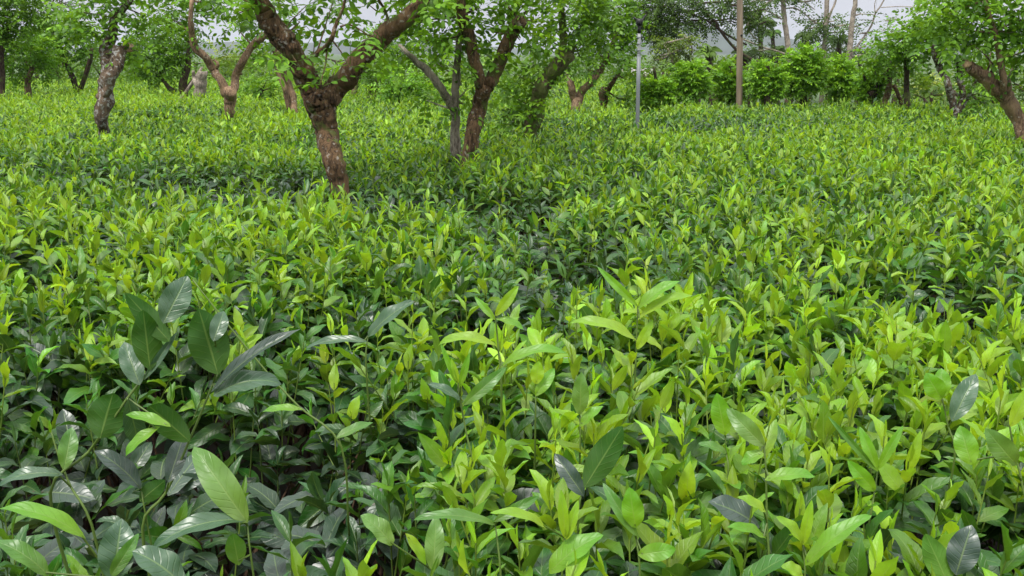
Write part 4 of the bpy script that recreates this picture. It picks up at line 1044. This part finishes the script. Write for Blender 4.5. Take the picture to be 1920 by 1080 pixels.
SH = [
 ('tall tea stalk crowned by one big round dark leaf, grey leaves to its right', 1.17,
  [(267, 991), (311, 924), (356, 824), (400, 719), (409, 698)],
  [(409, 702, 372, 578, 88, 'dark', .25, .15, .02, 'b'), (396, 735, 560, 612, 40, 'grey', .5, .5, .03, 'u'), (400, 742, 528, 712, 62, 'pale', 1.1, .25, .02, 'u'),
   (356, 828, 276, 758, 62, 'dark', .8, .3, -.02, 'b'), (400, 640, 420, 582, 40, 'pale', .4, .3, .03, 'f'), (315, 905, 345, 815, 46, 'grey', .6, .3, .05, 'f')], 6.5),
 ('long slanting tea stalk with overlapping dark leaves at its tip', 1.13,
  [(94, 924), (167, 847), (239, 747), (278, 697), (318, 636)],
  [(282, 694, 268, 580, 66, 'dark', .35, .3, .0, 'b'), (318, 640, 236, 550, 50, 'dark', .7, .3, .02, 'b'), (306, 606, 352, 517, 64, 'pale', .2, .2, .03, 'f'), (262, 722, 232, 640, 52, 'pale', .3, .3, .03, 'f'),
   (270, 712, 332, 622, 24, 'pale', .2, .6, .02, 'f'), (188, 822, 212, 736, 84, 'dark', .5, .2, .02, 'b'), (240, 748, 262, 840, 48, 'pale', .4, .25, .05, 'f'), (300, 800, 232, 854, 30, 'fresh', .8, .3, -.02, 'u'), (320, 800, 235, 775, 30, 'fresh', .5, .3, .0, 'u')], 6.5),
 ('thin bare tea stalk slanting down to the right beside the round dark leaf', 1.32,
  [(640, 838), (561, 763), (500, 697), (422, 602), (361, 524)], [(628, 824, 700, 790, 26, 'mid', .5, .3, .03, 'u'), (568, 768, 490, 770, 22, 'fresh', .6, .3, 0, 'u')], 4.5),
 ('young shoot with closed bud on a pale green stem near the left edge', 1.12,
  [(172, 985), (133, 913), (111, 858), (95, 805)], [(95, 812, 92, 786, 12, 'fresh', .1, .9, 0, 'f'), (118, 890, -6, 905, 36, 'pale', 1.0, .3, -.02, 'u'), (120, 880, 135, 800, 44, 'mid', .4, .3, .03, 'f')], 5.5),
 ('broad light green leaf twisting up in front of dark foliage at the lower left', 1.1,
  [(470, 1040), (464, 985)], [(464, 980, 362, 835, 76, 'light', .75, .35, .03, 'f'), (460, 975, 282, 1020, 52, 'pale', 1.0, .35, -.05, 'u'), (448, 1060, 436, 1000, 48, 'mid', .3, .2, 0, 'b')], 5),
 ('grey leaf with curled edges pointing left over the dark hollow', 1.17, [(272, 960), (265, 918)], [(264, 916, 178, 842, 52, 'grey', .7, .35, .0, 'u'), (262, 940, 310, 900, 44, 'dark', .4, .2, .02, 'b')], 4),
 ('large pale ribbed leaves at the bottom edge left of centre', 1.0,
  [(215, 1110), (212, 1085)], [(212, 1090, 228, 972, 88, 'pale', .35, .3, .03, 'f'), (345, 1100, 250, 1030, 82, 'pale', .7, .3, 0, 'u'), (160, 1010, 0, 945, 48, 'fresh', 1.0, .4, -.02, 'u'), (92, 1080, -10, 1010, 50, 'mid', .8, .3, 0, 'u'), (205, 1085, 260, 1000, 36, 'mid', .3, .3, .02, 'f')], 5),
 ('shoot with an arching lime leaf like a bridge, above the dark centre gap', 1.62,
  [(940, 720), (935, 660), (929, 591)], [(929, 592, 972, 536, 26, 'lime', .3, .4, 0, 'f'), (932, 650, 818, 640, 30, 'lime', 1.3, .3, 0, 'u'), (938, 690, 1068, 655, 30, 'fresh', 1.3, .35, 0, 'u'), (929, 600, 890, 556, 18, 'fresh', .4, .4, .02, 'f'), (930, 598, 984, 616, 22, 'fresh', .7, .3, 0, 'u')], 5),
 ('upright shoot with a folded pale leaf bending left, below the arching lime leaf', 1.42,
  [(893, 902), (876, 820), (862, 745), (858, 705)], [(858, 722, 826, 643, 20, 'fresh', .3, .7, .01, 'f'), (862, 750, 804, 718, 26, 'pale', .6, .4, 0, 'u'), (862, 725, 880, 662, 20, 'fresh', .3, .5, 0, 'f'), (868, 760, 950, 688, 32, 'mid', .5, .3, .02, 'f'), (860, 718, 846, 672, 16, 'lime', .2, .5, 0, 'f')], 5),
 ('small spoon shaped lime leaf held upright in the middle', 1.5, [(1004, 780), (1005, 722)], [(1005, 720, 1010, 677, 31, 'lime', .2, .2, 0, 'f'), (1004, 742, 1040, 690, 30, 'fresh', .5, .3, .02, 'f')], 4),
 ('upright oval pale leaf on a slim stem right of the small spoon shaped leaf', 1.45, [(1088, 830), (1087, 780)], [(1087, 778, 1090, 698, 40, 'light', .2, .3, 0, 'f'), (1088, 800, 1130, 760, 28, 'fresh', .6, .3, 0, 'u')], 4),
 ('wide dark glossy leaf slanting right in the lower middle', 1.22, [(1085, 960), (1096, 912)], [(1096, 914, 1168, 798, 66, 'dark', .4, .2, .02, 'b'), (1095, 930, 1040, 850, 44, 'grey', .5, .3, .03, 'f')], 4.5),
 ('bright rounded leaf with notched tip at the bottom centre right', 1.12, [(1200, 1090), (1193, 1010), (1192, 992)], [(1192, 990, 1180, 914, 52, 'fresh', .2, .2, 0, 'f'), (1196, 1040, 1268, 1030, 44, 'fresh', .5, .2, 0, 'f'), (1194, 1005, 1130, 905, 34, 'mid', .5, .4, .03, 'f')], 5),
 ('pair of lime leaves held close together on a stout dark stem at the bottom centre', 1.1,
  [(1062, 1100), (1060, 1050), (1060, 1008)], [(1060, 1010, 1052, 918, 30, 'lime', .25, .5, 0, 'f'), (1062, 1012, 1084, 938, 28, 'lime', .3, .5, .01, 'f'), (1030, 1075, 1128, 1000, 66, 'fresh', .7, .3, 0, 'u'), (1024, 990, 922, 956, 30, 'lime', .9, .35, -.02, 'u')], 5.5),
 ('long horizontal leaf pointing left over a broad upright leaf at the bottom centre', 1.1, [(940, 1100), (932, 1010), (928, 985)], [(928, 984, 776, 968, 34, 'mid', .8, .35, -.02, 'u'), (926, 978, 1010, 930, 30, 'mid', .5, .4, .02, 'f')], 5),
 ('broad upright light leaf behind a long horizontal one at the bottom centre', 1.16, [(810, 1110), (812, 1070)], [(812, 1072, 818, 965, 48, 'light', .25, .25, .03, 'f'), (736, 1022, 678, 965, 54, 'light', .6, .3, 0, 'u'), (760, 1000, 800, 1060, 30, 'lime', .3, .4, 0, 'u')], 4.5),
 ('shoot with two lime leaves arching opposite ways, upper right of centre', 1.85,
  [(1190, 720), (1193, 650), (1196, 575)], [(1194, 640, 1068, 598, 34, 'lime', 1.0, .35, 0, 'u'), (1196, 580, 1274, 524, 34, 'fresh', .6, .4, 0, 'u'), (1196, 575, 1120, 500, 22, 'fresh', .4, .5, .02, 'f'), (1194, 655, 1224, 600, 24, 'lime', .3, .3, 0, 'f'), (1196, 600, 1300, 548, 28, 'lime', 1.0, .35, 0, 'u')], 4.5),
 ('egg shaped fresh leaf raised on a dark stem, right of centre', 1.35, [(1365, 900), (1362, 850), (1360, 818)], [(1360, 816, 1344, 737, 47, 'fresh', .2, .2, 0, 'f'), (1362, 850, 1310, 830, 26, 'mid', .6, .3, 0, 'u')], 4.5),
 ('long stemmed shoot with a drooping light leaf reaching from behind, lower right of centre', 1.15,
  [(1441, 1090), (1438, 980), (1436, 880), (1432, 832)], [(1432, 836, 1363, 766, 46, 'light', .6, .3, .02, 'f'), (1434, 900, 1530, 890, 38, 'fresh', .7, .35, 0, 'u'), (1436, 960, 1384, 930, 30, 'lime', .6, .3, 0, 'u'), (1436, 1010, 1366, 985, 34, 'fresh', .7, .3, -.02, 'u'), (1432, 850, 1390, 870, 36, 'fresh', .6, .3, 0, 'u')], 5.5),
 ('yellowish twin leaves spreading from one node, lower right', 1.1, [(1508, 1100), (1505, 1020)], [(1505, 1022, 1522, 938, 30, 'lime', .3, .5, 0, 'f'), (1504, 1018, 1458, 968, 36, 'lime', .6, .4, 0, 'u'), (1506, 1080, 1465, 1060, 40, 'lime', .5, .3, 0, 'u'), (1510, 1060, 1632, 962, 48, 'fresh', .7, .35, 0, 'u')], 5),
 ('shoot opening like a fan with narrow leaves, right of the yellowish twin leaves', 1.25, [(1628, 990), (1640, 920), (1646, 878)], [(1646, 880, 1693, 798, 26, 'fresh', .4, .5, 0, 'f'), (1640, 920, 1590, 864, 38, 'fresh', .5, .3, 0, 'f'), (1645, 885, 1552, 780, 20, 'mid', .4, .6, .02, 'f'), (1646, 884, 1612, 800, 30, 'fresh', .4, .4, .02, 'f')], 5),
 ('broad diamond shaped leaf above a grey one at the far right', 1.4, [(1790, 860), (1778, 800), (1766, 745)], [(1766, 748, 1736, 700, 46, 'fresh', .4, .2, 0, 'f'), (1768, 745, 1765, 690, 40, 'fresh', .3, .3, .02, 'f'), (1785, 790, 1830, 700, 50, 'pale', .4, .3, .03, 'f')], 4.5),
 ('large pale oval leaf leaning left on a dark stem at the right edge', 1.18, [(1925, 1000), (1915, 900), (1902, 850), (1890, 780)], [(1906, 872, 1848, 804, 54, 'light', .3, .25, 0, 'f'), (1895, 800, 1935, 720, 36, 'lime', .3, .4, 0, 'f'), (1908, 890, 1870, 850, 30, 'lime', .5, .3, 0, 'u'), (1822, 872, 1800, 798, 52, 'fresh', .3, .2, .02, 'f')], 5.5),
 ('wide dull grey leaf low at the bottom right', 1.12, [(1785, 1120), (1792, 1080)], [(1792, 1078, 1822, 984, 72, 'grey', .3, .25, .02, 'f'), (1780, 1100, 1735, 1000, 60, 'mid', .3, .2, .03, 'b')], 4.5),
 ('wide lilac grey leaf lying among fresh shoots, lower right of centre', 1.2, [(1440, 1030), (1425, 990)], [(1424, 988, 1330, 938, 74, 'grey', .5, .2, .0, 'u')], 4),
 ('silver blue leaf standing above its neighbours, left of centre', 1.75, [(686, 680), (690, 630)], [(690, 632, 775, 562, 42, 'pale', .5, .35, .0, 'u'), (688, 640, 572, 648, 26, 'pale', .6, .4, .0, 'u')], 4),
]
for s in SH: tea_shoot(*s)


# ------------------------------------------------------------------ the damp air
hz = MB()
x0, x1, y0, y1, z0, z1 = -3600, 3600, -400, 4300, -5.0, 70.0
hv = [(x0, y0, z0), (x1, y0, z0), (x1, y1, z0), (x0, y1, z0), (x0, y0, z1), (x1, y0, z1), (x1, y1, z1), (x0, y1, z1)]
hz.add(hv, [(0, 3, 2, 1), (4, 5, 6, 7), (0, 1, 5, 4), (1, 2, 6, 5), (2, 3, 7, 6), (3, 0, 4, 7)])
mh, t = new_mat('damp_air'); out = N(t, 'ShaderNodeOutputMaterial'); pv = N(t, 'ShaderNodeVolumePrincipled')
pv.inputs['Color'].default_value = (.80, .86, .95, 1); pv.inputs['Density'].default_value = 0.00026; pv.inputs['Anisotropy'].default_value = 0.0
t.links.new(pv.outputs[0], out.inputs['Volume'])
tag(hz.build('haze', mh, smooth=False), kind='stuff')
